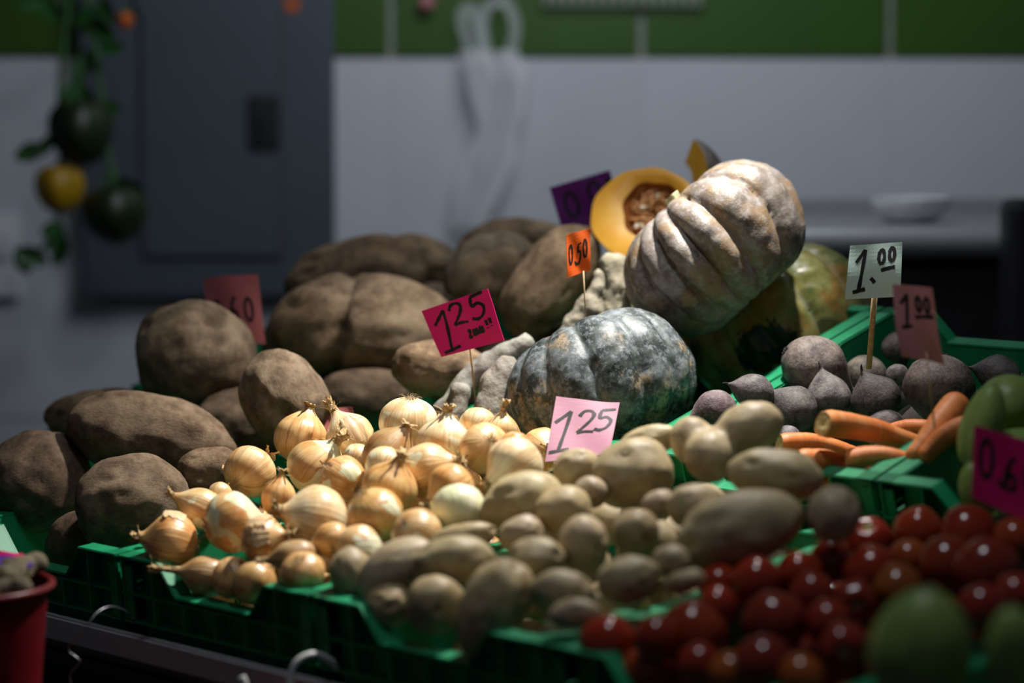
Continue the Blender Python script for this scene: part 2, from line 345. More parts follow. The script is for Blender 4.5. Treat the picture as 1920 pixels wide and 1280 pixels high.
# steel counter at right
def counter():
    z = 4.75; pl = P(1478, 440, z); pr = P(2100, 425, z)
    e = link('steel_counter', None, mw=Matrix.Translation(Vector((pl.x, pl.y, 0)))); tag(e, 'stainless steel counter with black front before the wall', 'counter')
    W = pr.x - pl.x; H = pl.z
    V, Fc, _ = grid(1, 10, lambda a, b: Vector((a * W, -.035 * math.sin(b * PI), H - .035 * (1 - math.cos(b * PI)) + .02)), False)
    link('front_lip', mesh_of('front_lip', V, Fc), MAT['steel'], e)
    box('top', (W / 2, .30, H + .012), (W, .62, .014), MAT['steel'], e, .003)
    box('backsplash', (W / 2, .6, H + .03), (W, .02, .05), MAT['steel'], e, .003)
    box('front_panel', (W / 2, .02, H / 2 - .025), (W, .02, H - .05), MAT['black'], e)
    box('side_panel', (.01, .31, H / 2), (.02, .58, H - .03), MAT['black'], e)
    p = P(1910, 440, 4.6); o = link('dark_post', None, mw=Matrix.Translation((p.x + .02, p.y, 0))); tag(o, 'dark upright post at the far right behind the beet crate', 'post')
    box('shaft', (0, 0, .64), (.10, .10, 1.28 + .02), MAT['black'], o, .02); box('foot', (0, 0, .015), (.16, .16, .03), MAT['dark_steel'], o, .004)
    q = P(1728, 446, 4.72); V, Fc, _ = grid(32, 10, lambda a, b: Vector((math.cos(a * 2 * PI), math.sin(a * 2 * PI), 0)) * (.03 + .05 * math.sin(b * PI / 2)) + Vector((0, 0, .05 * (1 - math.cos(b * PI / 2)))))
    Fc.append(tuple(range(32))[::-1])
    o = link('steel_bowl', mesh_of('steel_bowl', V, Fc), MAT['switch'], None, Matrix.Translation((q.x, q.y + .14, H + .02))); tag(o, 'pale bowl shape added as the highlight on the far counter', 'bowl')  # added bowl shape, its pale colour paints in the counter's highlight
counter()
# hanging plastic bags
def bag():
    e = link('plastic_bags', None, mw=room); tag(e, 'bunch of clear plastic bags hanging from wall hook', 'plastic bag')
    c = on_wall(915, 230, .05)
    def fn(a, b):
        wdt = .055 * (1 - .35 * b) * (.55 + .45 * abs(math.sin(b * 5.5 + .6))) + .012; th = a * 2 * PI
        fold = 1 + .35 * math.sin(5 * th + 6 * b) + .2 * noise.noise(Vector((math.cos(th) * 2, math.sin(th) * 2, b * 6)))
        x = c.x + .03 * math.sin(b * 4) - .02 * b + math.cos(th) * wdt * fold; zt = on_wall(915, 95, .05).z; zbm = on_wall(915, 425, .05).z
        return Vector((x, WY - .06 + math.sin(th) * wdt * .5 * fold, zt + (zbm - zt) * b))
    V, Fc, _ = grid(40, 40, fn); link('bag_sheet', mesh_of('bag_sheet', V, Fc), MAT['film'], e)
    for k, pts in enumerate(([(890, 110), (872, 60), (868, 25), (885, 15), (900, 60), (910, 120)], [(915, 120), (905, 50), (915, 12), (945, 2), (965, 40), (960, 90), (940, 150)])):
        pl = smooth_line([on_wall(x, y, .05) for x, y in pts], 8); L = len(pl) - 1
        V, Fc = [], []
        for i, p in enumerate(pl):
            t = (pl[min(i + 1, L)] - pl[max(i - 1, 0)]).normalized(); nn = Vector((t.z, 0, -t.x))
            for s in (-1, -.33, .33, 1): V.append(p + nn * .014 * s + Vector((0, -.008 * abs(s) - .006 * k, 0)))
        for i in range(L):
            for j in range(3): Fc.append((i * 4 + j, i * 4 + j + 1, i * 4 + j + 5, i * 4 + j + 4))
        link('bag_handle', mesh_of('bag_handle', V, Fc), MAT['film'], e)
    h = on_wall(930, 8, .03); hook = tube('hook', smooth_line([Vector((h.x, WY, h.z + .02)), Vector((h.x, WY - .05, h.z + .01)), Vector((h.x, WY - .07, h.z + .03))]), .005, MAT['steel'], e)
    h = on_wall(800, 6, .02); o = link('wall_peg', None, mw=room @ Matrix.Translation((h.x, WY, h.z))); tag(o, 'small round pinkish peg on green wall tiles', 'peg')
    bm = bmesh.new(); bmesh.ops.create_uvsphere(bm, u_segments=16, v_segments=10, radius=.02, matrix=Matrix.Translation((0, -.03, 0))); link('cap', bm_mesh('cap', bm, True), MAT['rose'], o)
    tube('stem', [(0, .004, 0), (0, -.03, 0)], .007, MAT['dark_steel'], o)
bag()
# ------------------------------------------------------------------ lumps
ICO = {}
def ico(sub):
    if sub not in ICO:
        bm = bmesh.new(); bmesh.ops.create_icosphere(bm, subdivisions=sub, radius=1); bm.verts.ensure_lookup_table()
        ICO[sub] = ([v.co.normalized() for v in bm.verts], [tuple(v.index for v in f.verts) for f in bm.faces]); bm.free()
    return ICO[sub]
def lump_mesh(name, a, b, c, seed=0, amp=.07, freq=1.3, dents=(), eyes=0, eyed=.05, sub=4, taper=0, bend=0, fine=.006, fscale=9, box_=0, crease=None):
    V0, Fc = ico(sub); rnd = random.Random(seed); off = Vector((seed * 3.71 % 91, seed * 1.93 % 57, seed * 7.1 % 83)); V = []
    ds = [(Vector(d).normalized(), r, k) for d, r, k in dents]
    for _ in range(eyes):
        d = Vector((rnd.gauss(0, 1), rnd.gauss(0, 1), rnd.gauss(0, 1) + .9)).normalized(); k = rnd.uniform(.5, 1) * eyed
        ds.append((d, rnd.uniform(.09, .14), k)); ds.append(((d + Vector((0, .22, 0))).normalized(), .17, -k * .45))
    for n in V0:
        r = 1 + amp * fb(n * freq + off, 2) + fine * noise.noise(n * fscale + off)
        for d, rad, k in ds:
            q = 1 - n.dot(d)
            if q < rad * rad * 4: r -= k * math.exp(-q / (rad * rad * .5))
        if crease: r -= crease[1] * math.exp(-((n.x - crease[0] - .06 * n.y) / crease[2]) ** 2) * max(0, min(1, .6 + n.z)) 
        x, y, z = n.x * r, n.y * r, n.z * r
        if box_:                                            # fuller, blunter ends
            f = 1 + box_ * x * x * (1 - x * x); y *= f; z *= f
        tp = 1 + taper * x
        V.append(Vector((x * a, (y * b) * tp + bend * a * (x * x - .3), z * c * tp)))
    return mesh_of(name, V, Fc)
def lobes_mesh(name, balls, vox, seed=0, nz=.004, smooth=4):
    """balls: (center, radii); fused with a voxel remesh"""
    bm = bmesh.new()
    for c, r in balls:
        r = r if isinstance(r, tuple) else (r, r, r)
        bmesh.ops.create_icosphere(bm, subdivisions=3, radius=1, matrix=Matrix.Translation(Vector(c)) @ Matrix.Diagonal((*r, 1)))
    me = bpy.data.meshes.new(name); bm.to_mesh(me); bm.free(); o = bpy.data.objects.new('tmp', me); COL.objects.link(o)
    md = o.modifiers.new('r', 'REMESH'); md.mode = 'VOXEL'; md.voxel_size = vox
    dg = bpy.context.evaluated_depsgraph_get(); me2 = bpy.data.meshes.new_from_object(o.evaluated_get(dg)); bpy.data.objects.remove(o)
    bm = bmesh.new(); bm.from_mesh(me2)
    for _ in range(smooth): bmesh.ops.smooth_vert(bm, verts=bm.verts, factor=.5, use_axis_x=True, use_axis_y=True, use_axis_z=True)
    bm.normal_update(); off = Vector((seed * 3.3, seed * 1.7, 0))
    for v in bm.verts: v.co += v.normal * nz * fb(v.co * 45 + off, 3)
    bpy.data.meshes.remove(me2); return bm_mesh(name, bm, True)

# hanging garland of artificial vegetables
def leaf_mesh():
    V, Fc = [], []
    for j in range(7):
        t = j / 6; wd = .30 * math.sin(PI * min(1, t * .93 + .05)) ** .8 * (1 + .12 * math.sin(t * 18))
        for i in (-2, -1, 0, 1, 2): V.append(Vector((wd * i / 2, -.12 * abs(i) / 2 + .22 * t * t, t)))
    for j in range(6):
        for i in range(4): Fc.append((j * 5 + i, j * 5 + i + 1, j * 5 + i + 6, j * 5 + i + 5))
    return mesh_of('leaf', V, Fc)
def garland():
    Z = 5.35; rnd = random.Random(4)
    e = link('hanging_garland', None, mw=Matrix.Translation(P(150, -60, Z))); inv = e.matrix_basis.inverted()
    tag(e, 'garland of artificial peppers and green leaves hanging on cord at left', 'garland')
    L = lambda u, v, z=Z: inv @ P(u, v, z)
    for pts in ([(140, -70), (122, 60), (112, 180), (118, 300), (105, 420), (60, 490)], [(150, -70), (175, 60), (190, 180), (205, 300), (215, 380)]):
        tube('cord', smooth_line([L(*p) for p in pts]), .006, MAT['string'], e, 8)
    def pepper(nm, u, v, a, b, m, seed):
        s = Z / F; V, Fc, _ = grid(40, 20, lambda i, j: (lambda th, ph: Vector((math.cos(th) * math.sin(ph) * (1 + .08 * math.cos(4 * th)) * (1 - .12 * math.cos(ph)), math.sin(th) * math.sin(ph) * (1 + .08 * math.cos(4 * th)), -math.cos(ph) * (1 - .3 * math.exp(-((PI - ph) / .4) ** 2)))))(i * 2 * PI, .001 + j * (PI - .002)))
        o = link(nm, mesh_of(nm, [Vector((p.x * a * s, p.y * a * s, p.z * b * s)) for p in V], Fc), m, e, Matrix.Translation(L(u, v)) @ Matrix.Rotation(rnd.uniform(-.2, .2), 4, 'Y'))
        tube('stem', [(0, 0, b * s * .6), (.004, 0, b * s * 1.0), (.012, 0, b * s * 1.3)], .007, MAT['string'], o, 8)
    pepper('green_pepper', 152, 245, 58, 68, MAT['dark_green'], 1); pepper('green_pepper', 217, 400, 58, 62, MAT['dark_green'], 2)
    pepper('yellow_pepper', 112, 352, 44, 50, MAT['yellow'], 3); pepper('orange_pepper', 234, 38, 15, 17, MAT['orange_sphere'], 4)
    lm = leaf_mesh()
    spots = [(60, 5, 1.5, 60), (95, 20, -1, 60), (130, -10, .5, 60), (185, 55, -1.2, 75), (200, 20, -.6, 60), (165, 30, -2, 55), (150, 130, .3, 60), (175, 115, -.8, 55), (135, 175, .6, 55), (200, 205, -1.5, 62), (165, 190, -.4, 60), (55, 285, 1.2, 62), (85, 275, .5, 50), (245, 350, -1.3, 60), (215, 345, -.7, 50), (195, 360, .3, 40), (105, 450, .2, 62), (115, 470, -2.6, 60), (55, 480, 1.9, 66), (40, 490, 2.6, 50), (95, 430, 1.0, 45), (150, 210, 2.0, 45), (210, 90, -1.6, 50)]
    for u, v, rot, sz in spots:
        o = link('leaf', lm, MAT['leaf'], e)
        o.matrix_basis = Matrix.Translation(L(u, v, Z + rnd.uniform(-.05, .03))) @ Matrix.Rotation(rot, 4, 'Y') @ Matrix.Rotation(rnd.uniform(-.5, .5), 4, 'Z') @ Matrix.Scale(sz * Z / F, 4) @ Matrix.Translation((0, 0, -.45))
garland()

# ------------------------------------------------------------------ rack and crates
def wall_profile(L, raise_, slope, drop):
    return [(0, 0), (raise_, 0), (raise_ + slope, -drop), (L - raise_ - slope, -drop), (L - raise_, 0), (L, 0)]
CH = .155
def profile_wall(L, prof, th):
    """panel in the x-z plane, outer face at y=0, inner at y=th, top follows prof, bottom at -CH"""
    bm = bmesh.new(); 
    for i in range(len(prof) - 1):
        (x0, z0), (x1, z1) = prof[i], prof[i + 1]
        vs = [bm.verts.new(p) for p in ((x0, 0, -CH), (x1, 0, -CH), (x1, 0, z1), (x0, 0, z0), (x0, th, -CH), (x1, th, -CH), (x1, th, z1), (x0, th, z0))]
        for f in ((0, 1, 2, 3), (7, 6, 5, 4), (3, 2, 6, 7), (0, 4, 5, 1)): bm.faces.new([vs[k] for k in f])
        if i == 0: bm.faces.new([vs[k] for k in (0, 3, 7, 4)])
        if i == len(prof) - 2: bm.faces.new([vs[k] for k in (1, 5, 6, 2)])
    bmesh.ops.remove_doubles(bm, verts=bm.verts, dist=1e-5); return bm_mesh('wall', bm)
def rim_strip(prof, y0, y1, th, dz=0):
    """flat strip following prof, from y0 (outside) to y1"""
    bm = bmesh.new(); rows = []
    for x, z in prof: rows.append([bm.verts.new(p) for p in ((x, y0, z + dz), (x, y1, z + dz), (x, y1, z + dz - th), (x, y0, z + dz - th))])
    for a, b in zip(rows, rows[1:]):
        for k in range(4): bm.faces.new((a[k], a[(k + 1) % 4], b[(k + 1) % 4], b[k]))
    bm.faces.new(rows[0]); bm.faces.new(rows[-1][::-1])
    bmesh.ops.recalc_face_normals(bm, faces=bm.faces)
    bmesh.ops.bevel(bm, geom=[e for e in bm.edges], offset=.0012, segments=2, affect='EDGES')
    return bm_mesh('rim', bm)
FLG = .023
pe = wall_profile(CW - .004, .088, .034, .042); ps = wall_profile(CL - .004, .16, .02, .010)
CM = dict(end=profile_wall(CW, [(FLG, 0)] + pe[1:-1] + [(CW - .004 - FLG, 0)], .004), side=profile_wall(CL, [(FLG, 0)] + ps[1:-1] + [(CL - .004 - FLG, 0)], .004),
          end_rim=rim_strip(pe, -FLG, .005, .004), side_rim=rim_strip(ps, -FLG, .005, .004),
          end_flange=rim_strip([(.0, 0), (CW - .004, 0)], -FLG + .002, 0, .0035, -.046 - .004), side_flange=rim_strip([(0, 0), (CL - .004, 0)], -FLG + .002, 0, .0035, -.05),
          end_low=rim_strip([(.0, 0), (CW - .004, 0)], -FLG + .002, 0, .0035, -.088), side_low=rim_strip([(0, 0), (CL - .004, 0)], -FLG + .002, 0, .0035, -.088))
bm = bmesh.new(); box_bm(bm, (0, 0, 0), (CW - .02 - FLG, CL - .02 - FLG, .005)); CM['base'] = bm_mesh('base', bm)
bm = bmesh.new(); box_bm(bm, (0, -FLG / 2 + .001, -.069), (.003, FLG - .002, .036)); CM['rib'] = bm_mesh('rib', bm)
bm = bmesh.new(); box_bm(bm, (0, -FLG / 2 + .001, -.027), (.003, FLG - .002, .046)); CM['rib_high'] = bm_mesh('rib_high', bm)
def crate(fr, label, group='green produce crates', empty=False):
    e = link('produce_crate', None, mw=basis(fr[1], fr[2], fr[3], fr[0])); tag(e, label, 'crate', group); m = MAT['crate']
    link('base', CM['base'], m, e, Matrix.Translation(((CW - .004) / 2, (CL - .004) / 2, -CH)))
    T = Matrix.Translation; R = Matrix.Rotation
    W, L = CW - .004, CL - .004
    sides = ((T((0, FLG, 0)), 'end', W), (T((W, L - FLG, 0)) @ R(PI, 4, 'Z'), 'end', W), (T((FLG, L, 0)) @ R(-PI / 2, 4, 'Z'), 'side', L), (T((W - FLG, 0, 0)) @ R(PI / 2, 4, 'Z'), 'side', L))
    for mt, k, ln in sides:
        wv = link('wall', CM[k], m, e, mt)
        for nm in ('rim', 'flange', 'low'): link('flange' if nm != 'rim' else 'rim', CM[k + '_' + nm], m, wv)
        n = 6 if k == 'end' else 9
        for i in range(n + 1):
            x = .006 + (ln - .012) * i / n; link('rib', CM['rib'], m, wv, T((x, 0, 0)))
            lim = .088 if k == 'end' else .6
            if x < lim or x > ln - lim: link('rib', CM['rib_high'], m, wv, T((x, 0, -.010 if k == 'side' else 0)))
    return e
FR = {(r, c): crate_frame(r, c) for r in (1, 2) for c in range(-3, 4)}
for rc, lb in {(1, -2): 'green plastic crate cut off by the left picture edge', (2, -2): 'green plastic crate behind the yams at the left picture edge', (1, -1): 'green plastic crate at far left holding dark brown yams', (1, 0): 'green plastic crate full of yellow onions', (1, 1): 'green plastic crate full of tan potatoes in front of the beets',
               (1, 2): 'green plastic crate full of red tomatoes in the front row', (1, 3): 'green plastic crate of pale green chayotes at lower right corner', (2, -1): 'green plastic crate under the large brown yams at the back',
               (2, 0): 'green plastic crate holding the three whole pumpkins', (2, 1): 'green plastic crate holding beets and carrots', (2, 2): 'green plastic crate of chayotes right of the carrots'}.items():
    crate(FR[rc], lb)
LOW = []
for c in (-2, -1, 0, 1):
    f = FR[(1, c)]; crate((f[0] - Vector((0, 0, .34)) + f[2] * .04, f[1], f[2], f[3]), 'empty green crate in the dark under the %s crate' % {-2: 'far left edge', -1: 'left yam', 0: 'onion', 1: 'potato'}[c], 'crates stored on the lower shelf')
def rack():
    e = link('produce_rack', None, mw=Matrix.Translation(Vector((O1.x, O1.y, 0)))); inv = e.matrix_basis.inverted(); tag(e, 'dark tiered produce rack with steel front rail', 'rack')
    def slab(nm, fr, s0, s1, t0, t1, h0, h1, m):
        bm = bmesh.new(); box_bm(bm, ((s0 + s1) / 2, (t0 + t1) / 2, (h0 + h1) / 2), (s1 - s0, t1 - t0, h1 - h0))
        o = link(nm, bm_mesh(nm, bm), m, e); o.matrix_basis = inv @ basis(fr[1], fr[2], fr[3], fr[0]); return o
    f1, f2 = FR[(1, 0)], FR[(2, 0)]; b = -CH - .0035
    slab('shelf_board', f1, -1.24, 1.62, .0, .60, b - .018, b, MAT['dark_board']); slab('shelf_board', f2, -1.24, 1.62, .0, .62, b - .018, b, MAT['dark_board'])
    fl = (f1[0] - Vector((0, 0, .34)) + f1[2] * .04, *f1[1:]); slab('shelf_board', fl, -1.24, 1.62, .0, .60, b - .018, b, MAT['dark_board'])
    bm = bmesh.new(); box_bm(bm, (.35, .63, .36), (3.6, .02, .72)); o = link('back_panel', bm_mesh('back_panel', bm), MAT['dark_board'], e); o.matrix_basis = Matrix.Translation(-Vector((O1.x, O1.y, 0))) @ Matrix.Translation(Vector((f2[0].x, f2[0].y, 0))) @ Matrix.Rotation(-PI / 4, 4, 'Z')
    bm = bmesh.new(); box_bm(bm, (-1.25, .0, .33), (.02, 1.26, .66)); o = link('end_panel', bm_mesh('end_panel', bm), MAT['dark_board'], e); o.matrix_basis = Matrix.Translation(-Vector((O1.x, O1.y, 0))) @ Matrix.Translation(Vector((f2[0].x, f2[0].y, 0))) @ Matrix.Rotation(-PI / 4, 4, 'Z')
    a0, a1 = [inv @ world(s, -.012, -.118, f1) for s in (-.55, 1.62)]
    bm = bmesh.new(); box_bm(bm, (0, 0, 0), (1, .016, .034)); bmesh.ops.bevel(bm, geom=[x for x in bm.edges if abs((x.verts[0].co - x.verts[1].co).x) > .5], offset=.003, segments=3, affect='EDGES'); ol = link('front_rail', bm_mesh('front_rail', bm), MAT['rail'], e, basis(AX, Vector((C45, C45, 0)), Vector((0, 0, 1)), (a0 + a1) / 2) @ Matrix.Diagonal(((a1 - a0).length, 1, 1, 1)))
    tube('lower_rail', [a0 - Vector((0, 0, .026)) + inv.to_3x3() @ f1[2] * .012, a1 - Vector((0, 0, .026)) + inv.to_3x3() @ f1[2] * .012], .008, MAT['dark_steel'], e, 12)
    for s in (-.8, .4, 1.6):
        for fr, t in ((f1, .012), (f2, .09), (f2, .60)):
            p = inv @ world(s, t, b - .018, fr); bm = bmesh.new(); box_bm(bm, (p.x, p.y, p.z / 2), (.03, .03, p.z), None); link('leg', bm_mesh('leg', bm), MAT['dark_steel'], e)
rack()

# ------------------------------------------------------------------ produce tables (pixel centre, size in pixels)
ITEMS = []
def add(kind, u, v, a, b, ang, plane, label, z=None, fixed=False, **kw):
    fr, h0, sl = plane
    if z is None: z = zfor(u, v, fr, h0, sl)
    ITEMS.append(dict(kind=kind, u=u, v=v, a=a, b=b, ang=ang, z=z, z0=z, fr=fr, label=label, fixed=fixed, **kw)); return ITEMS[-1]
PL_ON = (FR[(1, 0)], .012, .27); PL_PO = (FR[(1, 1)], .012, .26); PL_TO = (FR[(1, 2)], .012, .07); PL_BE = (FR[(2, 1)], -.035, 0.0); PL_YA = (FR[(1, -1)], .05, .3); PL_YB = (FR[(2, -1)], .05, .2); PL_CA = (FR[(2, 1)], -.02, 0.0)
G = (1, 1, 1); PALE = (1.12, 1.28, 1.55); RED = (.95, .78, .62); BRN = (.62, .58, .55); ORG = (1, .86, .7)
# onions: u, v, r, axis root->neck (dx, dy, toward), elongation, neck length, tint, peel, flakes, label
for r in [
 (321, 1017, 57, (-.8, -.15, .1), .92, .45, RED, .80, 1, 'reddish golden onion at the front left corner of its crate, dry neck pointing left'),
 (435, 979, 59, (.8, -.1, -.4), .95, .1, ORG, .95, 2, 'glossy orange onion with a pale peeled patch and roots facing left'),
 (378, 953, 38, (-.85, -.4, .1), 1.35, .4, G, .9, 0, 'small slim golden onion with its neck pointing left toward the yams'),
 (469, 884, 51, (.45, -.45, -.7), .95, .25, G, .8, 1, 'round golden onion beside the small yam, root end toward the viewer'),
 (564, 820, 50, (.25, -.9, -.1), 1.05, .25, (1, .9, .78), .8, 0, 'plain peach coloured onion with upright neck below the pale red card'),
 (594, 877, 56, (.55, -.75, .2), 1.0, .6, (.92, .88, .8), .97, 3, 'golden onion with torn dark skin flap and frayed neck'),
 (643, 897, 43, (-.5, -.3, -.5), 1.1, .05, RED, .95, 1, 'reddish onion with papery skin wedged behind the big pale one'),
 (522, 932, 32, (.15, -.95, .1), 1.25, .35, (1, .85, .7), .8, 1, 'small pointed onion standing upright between larger ones at left'),
 (592, 972, 63, (-.88, -.22, .3), 1.0, .35, PALE, .85, 0, 'large pale cream onion with its thick neck pointing left'),
 (495, 1012, 46, (.85, -.2, .35), .95, .6, ORG, .8, 3, 'deep orange onion with shredded skin and neck pointing right'),
 (622, 1013, 34, (-.9, .25, .2), 1.15, .85, (1, .9, .75), .85, 0, 'small onion with a long thin brown neck pointing left'),
 (672, 1034, 52, (.85, .05, -.4), .95, .1, G, 1.02, 0, 'white streaked onion with a root tuft at left, beside the first potato'),
 (388, 1080, 38, (-.95, -.2, .15), 1.35, 1.1, BRN, .8, 0, 'brownish onion with very long thick neck lying along the crate front'),
 (436, 1084, 40, (.1, .5, -.8), 1.0, .1, ORG, .85, 0, 'small orange onion behind the low front rim of its crate'),
 (479, 1092, 42, (.55, -.75, -.3), 1.1, .4, (.80, .74, .62), .8, 0, 'dull tan onion at the crate front with short grey neck'),
 (568, 1074, 43, (.1, .75, -.6), .95, .1, (.95, .82, .66), .85, 1, 'onion at the crate front with its root tuft turned upward'),
 (552, 1044, 32, (-.95, .1, .1), 1.5, .5, BRN, .8, 0, 'slim greyish brown onion lying behind the root tuft onion'),
 (657, 820, 46, (-.5, -.8, -.1), 1.1, .7, PALE, .85, 1, 'pale yellow onion with a tall twisted neck next to the pale red card'),
 (672, 860, 30, (.3, -.5, -.7), 1.0, .1, PALE, .9, 0, 'small pale onion peeping out below the twisted neck onion'),
 (413, 927, 24, (.3, -.3, -.8), 1.0, .1, (1, 1.1, 1.2), .9, 0, 'tiny pale onion peeping out under the round golden one'),
 (766, 793, 55, (-.1, .9, -.2), .95, .1, PALE, 1.0, 2, 'large topmost cream onion at the back with its roots up'),
 (728, 850, 46, (.55, -.75, .1), 1.25, .2, BRN, .8, 0, 'dark brownish conical onion with cut neck pointing up right'),
 (731, 914, 53, (.32, -.9, .25), 1.0, .4, (1, .93, .78), .8, 0, 'golden onion with an upright twisted brown neck in the pile centre'),
 (803, 882, 53, (.85, -.3, .3), 1.05, .35, G, .85, 3, 'golden onion covered with loose papery flakes at its right end'),
 (703, 965, 54, (.45, .75, -.3), .98, .35, (.93, .85, .66), .9, 0, 'smooth olive gold onion with its neck pointing down right'),
 (782, 1000, 47, (.4, .4, -.6), 1.0, .1, (1.05, 1.05, 1.1), .9, 1, 'pale gold onion just above the long potatoes'),
 (860, 956, 52, (-.2, -.5, -.75), 1.0, .1, (.9, 1.0, .8), 1.32, 1, 'half peeled onion showing white green flesh beside the potatoes'),
 (846, 914, 46, (-.75, .45, .3), 1.0, .55, ORG, .85, 2, 'golden onion behind the half peeled one, ragged neck pointing left'),
 (908, 840, 48, (-.35, .35, -.8), .95, .1, G, .82, 0, 'round golden onion with star shaped roots facing the viewer'),
 (965, 873, 56, (-.75, .45, .35), 1.0, .35, PALE, .85, 0, 'large pale gold onion with a corky neck, nearest the pink price card'),
 (832, 830, 52, (.1, -.9, .1), 1.0, .4, PALE, .95, 3, 'pale flaky onion at the back with frayed upright neck'),
 (896, 798, 36, (.3, -.4, -.7), 1.0, .1, PALE, .85, 0, 'pale onion half hidden at the back beside the grey roots'),
 (722, 874, 38, (.2, -.3, -.8), 1.0, .1, PALE, .85, 0, 'pale onion mostly hidden behind the upright brown neck'),
 (940, 806, 32, (.1, -.95, .1), 1.0, .8, G, .85, 0, 'onion with golden dry neck touching the slate pumpkin'),
 (965, 838, 30, (.6, .1, -.6), 1.0, .1, RED, .85, 0, 'shaded reddish onion tucked under the slate pumpkin')]:
    add('onion', r[0], r[1], r[2], r[2], 0, PL_ON, r[9], axis=r[3], el=r[4], neck=r[5], tint=r[6], peel=r[7], flakes=r[8])
# potatoes: u, v, a, b, angle, taper, bend, eyes, label
for r in [
 (661, 1082, 56, 42, 100, .05, 0, 4, 'upright potato at the left front beside the onions'),
 (742, 1070, 84, 50, 32, .08, -.1, 5, 'long curved potato leaning behind the small front potatoes'),
 (850, 1052, 78, 46, 8, 0, -.12, 6, 'long smooth potato lying crosswise below the onions'),
 (868, 1008, 66, 28, 12, 0, 0, 4, 'narrow sunlit potato touching the onions'),
 (731, 1135, 44, 43, 20, 0, 0, 4, 'small round potato just behind the front rim, left'),
 (817, 1134, 58, 56, 70, .05, 0, 6, 'round potato with three dark eyes at the crate front'),
 (926, 1138, 98, 66, 62, .08, 0, 7, 'large oblong potato leaning over the low front rim'),
 (980, 942, 80, 56, 12, .1, -.08, 5, 'large potato with deep eye bordering the onion crate'),
 (1057, 957, 54, 47, 10, 0, 0, 4, 'round potato with a single dark eye on top of the pile'),
 (977, 1003, 44, 36, 15, .1, 0, 3, 'small glossy potato below the deep eyed one'),
 (1094, 1026, 60, 46, 92, .1, 0, 2, 'smooth upright egg shaped potato in the pile middle'),
 (1004, 1052, 58, 44, 5, 0, 0, 4, 'potato half in light and half in shadow'),
 (1193, 1002, 49, 45, 100, .05, 0, 5, 'round potato with a scarred dimple right of the upright one'),
 (1054, 1110, 62, 42, -5, 0, 0, 4, 'shaded potato right of the large oblong one'),
 (1178, 1088, 62, 47, 10, 0, 0, 5, 'oval potato near the right rim of the crate'),
 (1082, 880, 46, 40, 20, 0, 0, 5, 'brightly lit tan potato under the pink price card'),
 (1186, 888, 80, 64, 15, .05, 0, 3, 'big smooth potato right of the pink price card'),
 (1078, 1150, 52, 28, 5, 0, -.05, 3, 'split pale potato near the front right crate corner'),
 (1066, 1182, 54, 30, 8, 0, 0, 2, 'pale potato lowest at the front right crate corner'),
 (1454, 892, 90, 51, -6, .0, 0, 5, 'long oval potato in front of the carrots'),
 (1385, 994, 124, 72, 18, -.06, -.05, 7, 'largest potato of all, by the right crate rim'),
 (1564, 964, 54, 50, 80, 0, 0, 4, 'potato beside the green carrot crate corner'),
 (1302, 950, 54, 42, 0, 0, 0, 3, 'dark shaded potato under the triple lobed one'),
 (1258, 1053, 34, 36, 90, 0, 0, 2, 'small potato tucked left of the largest one'),
 (1284, 1090, 40, 22, 15, 0, 0, 2, 'small potato at the right rim next to the tomatoes'),
 (1212, 830, 64, 30, 20, 0, 0, 3, 'pale lit potato at the back by the green crate rim'),
 (1108, 922, 30, 32, 80, 0, 0, 2, 'little potato wedged between the two big back ones'),
 (1236, 946, 34, 28, 20, 0, 0, 2, 'small potato glowing in a gap under the big smooth one')]:
    add('potato', r[0], r[1], r[2], r[3], r[4], PL_PO, r[8], taper=r[5], bend=r[6], eyes=r[7])
add('lobed_potato', 1362, 828, 105, 70, 20, PL_PO, 'knobbly triple lobed potato on top of the pile', z=zfor(1362, 828, *PL_PO) )
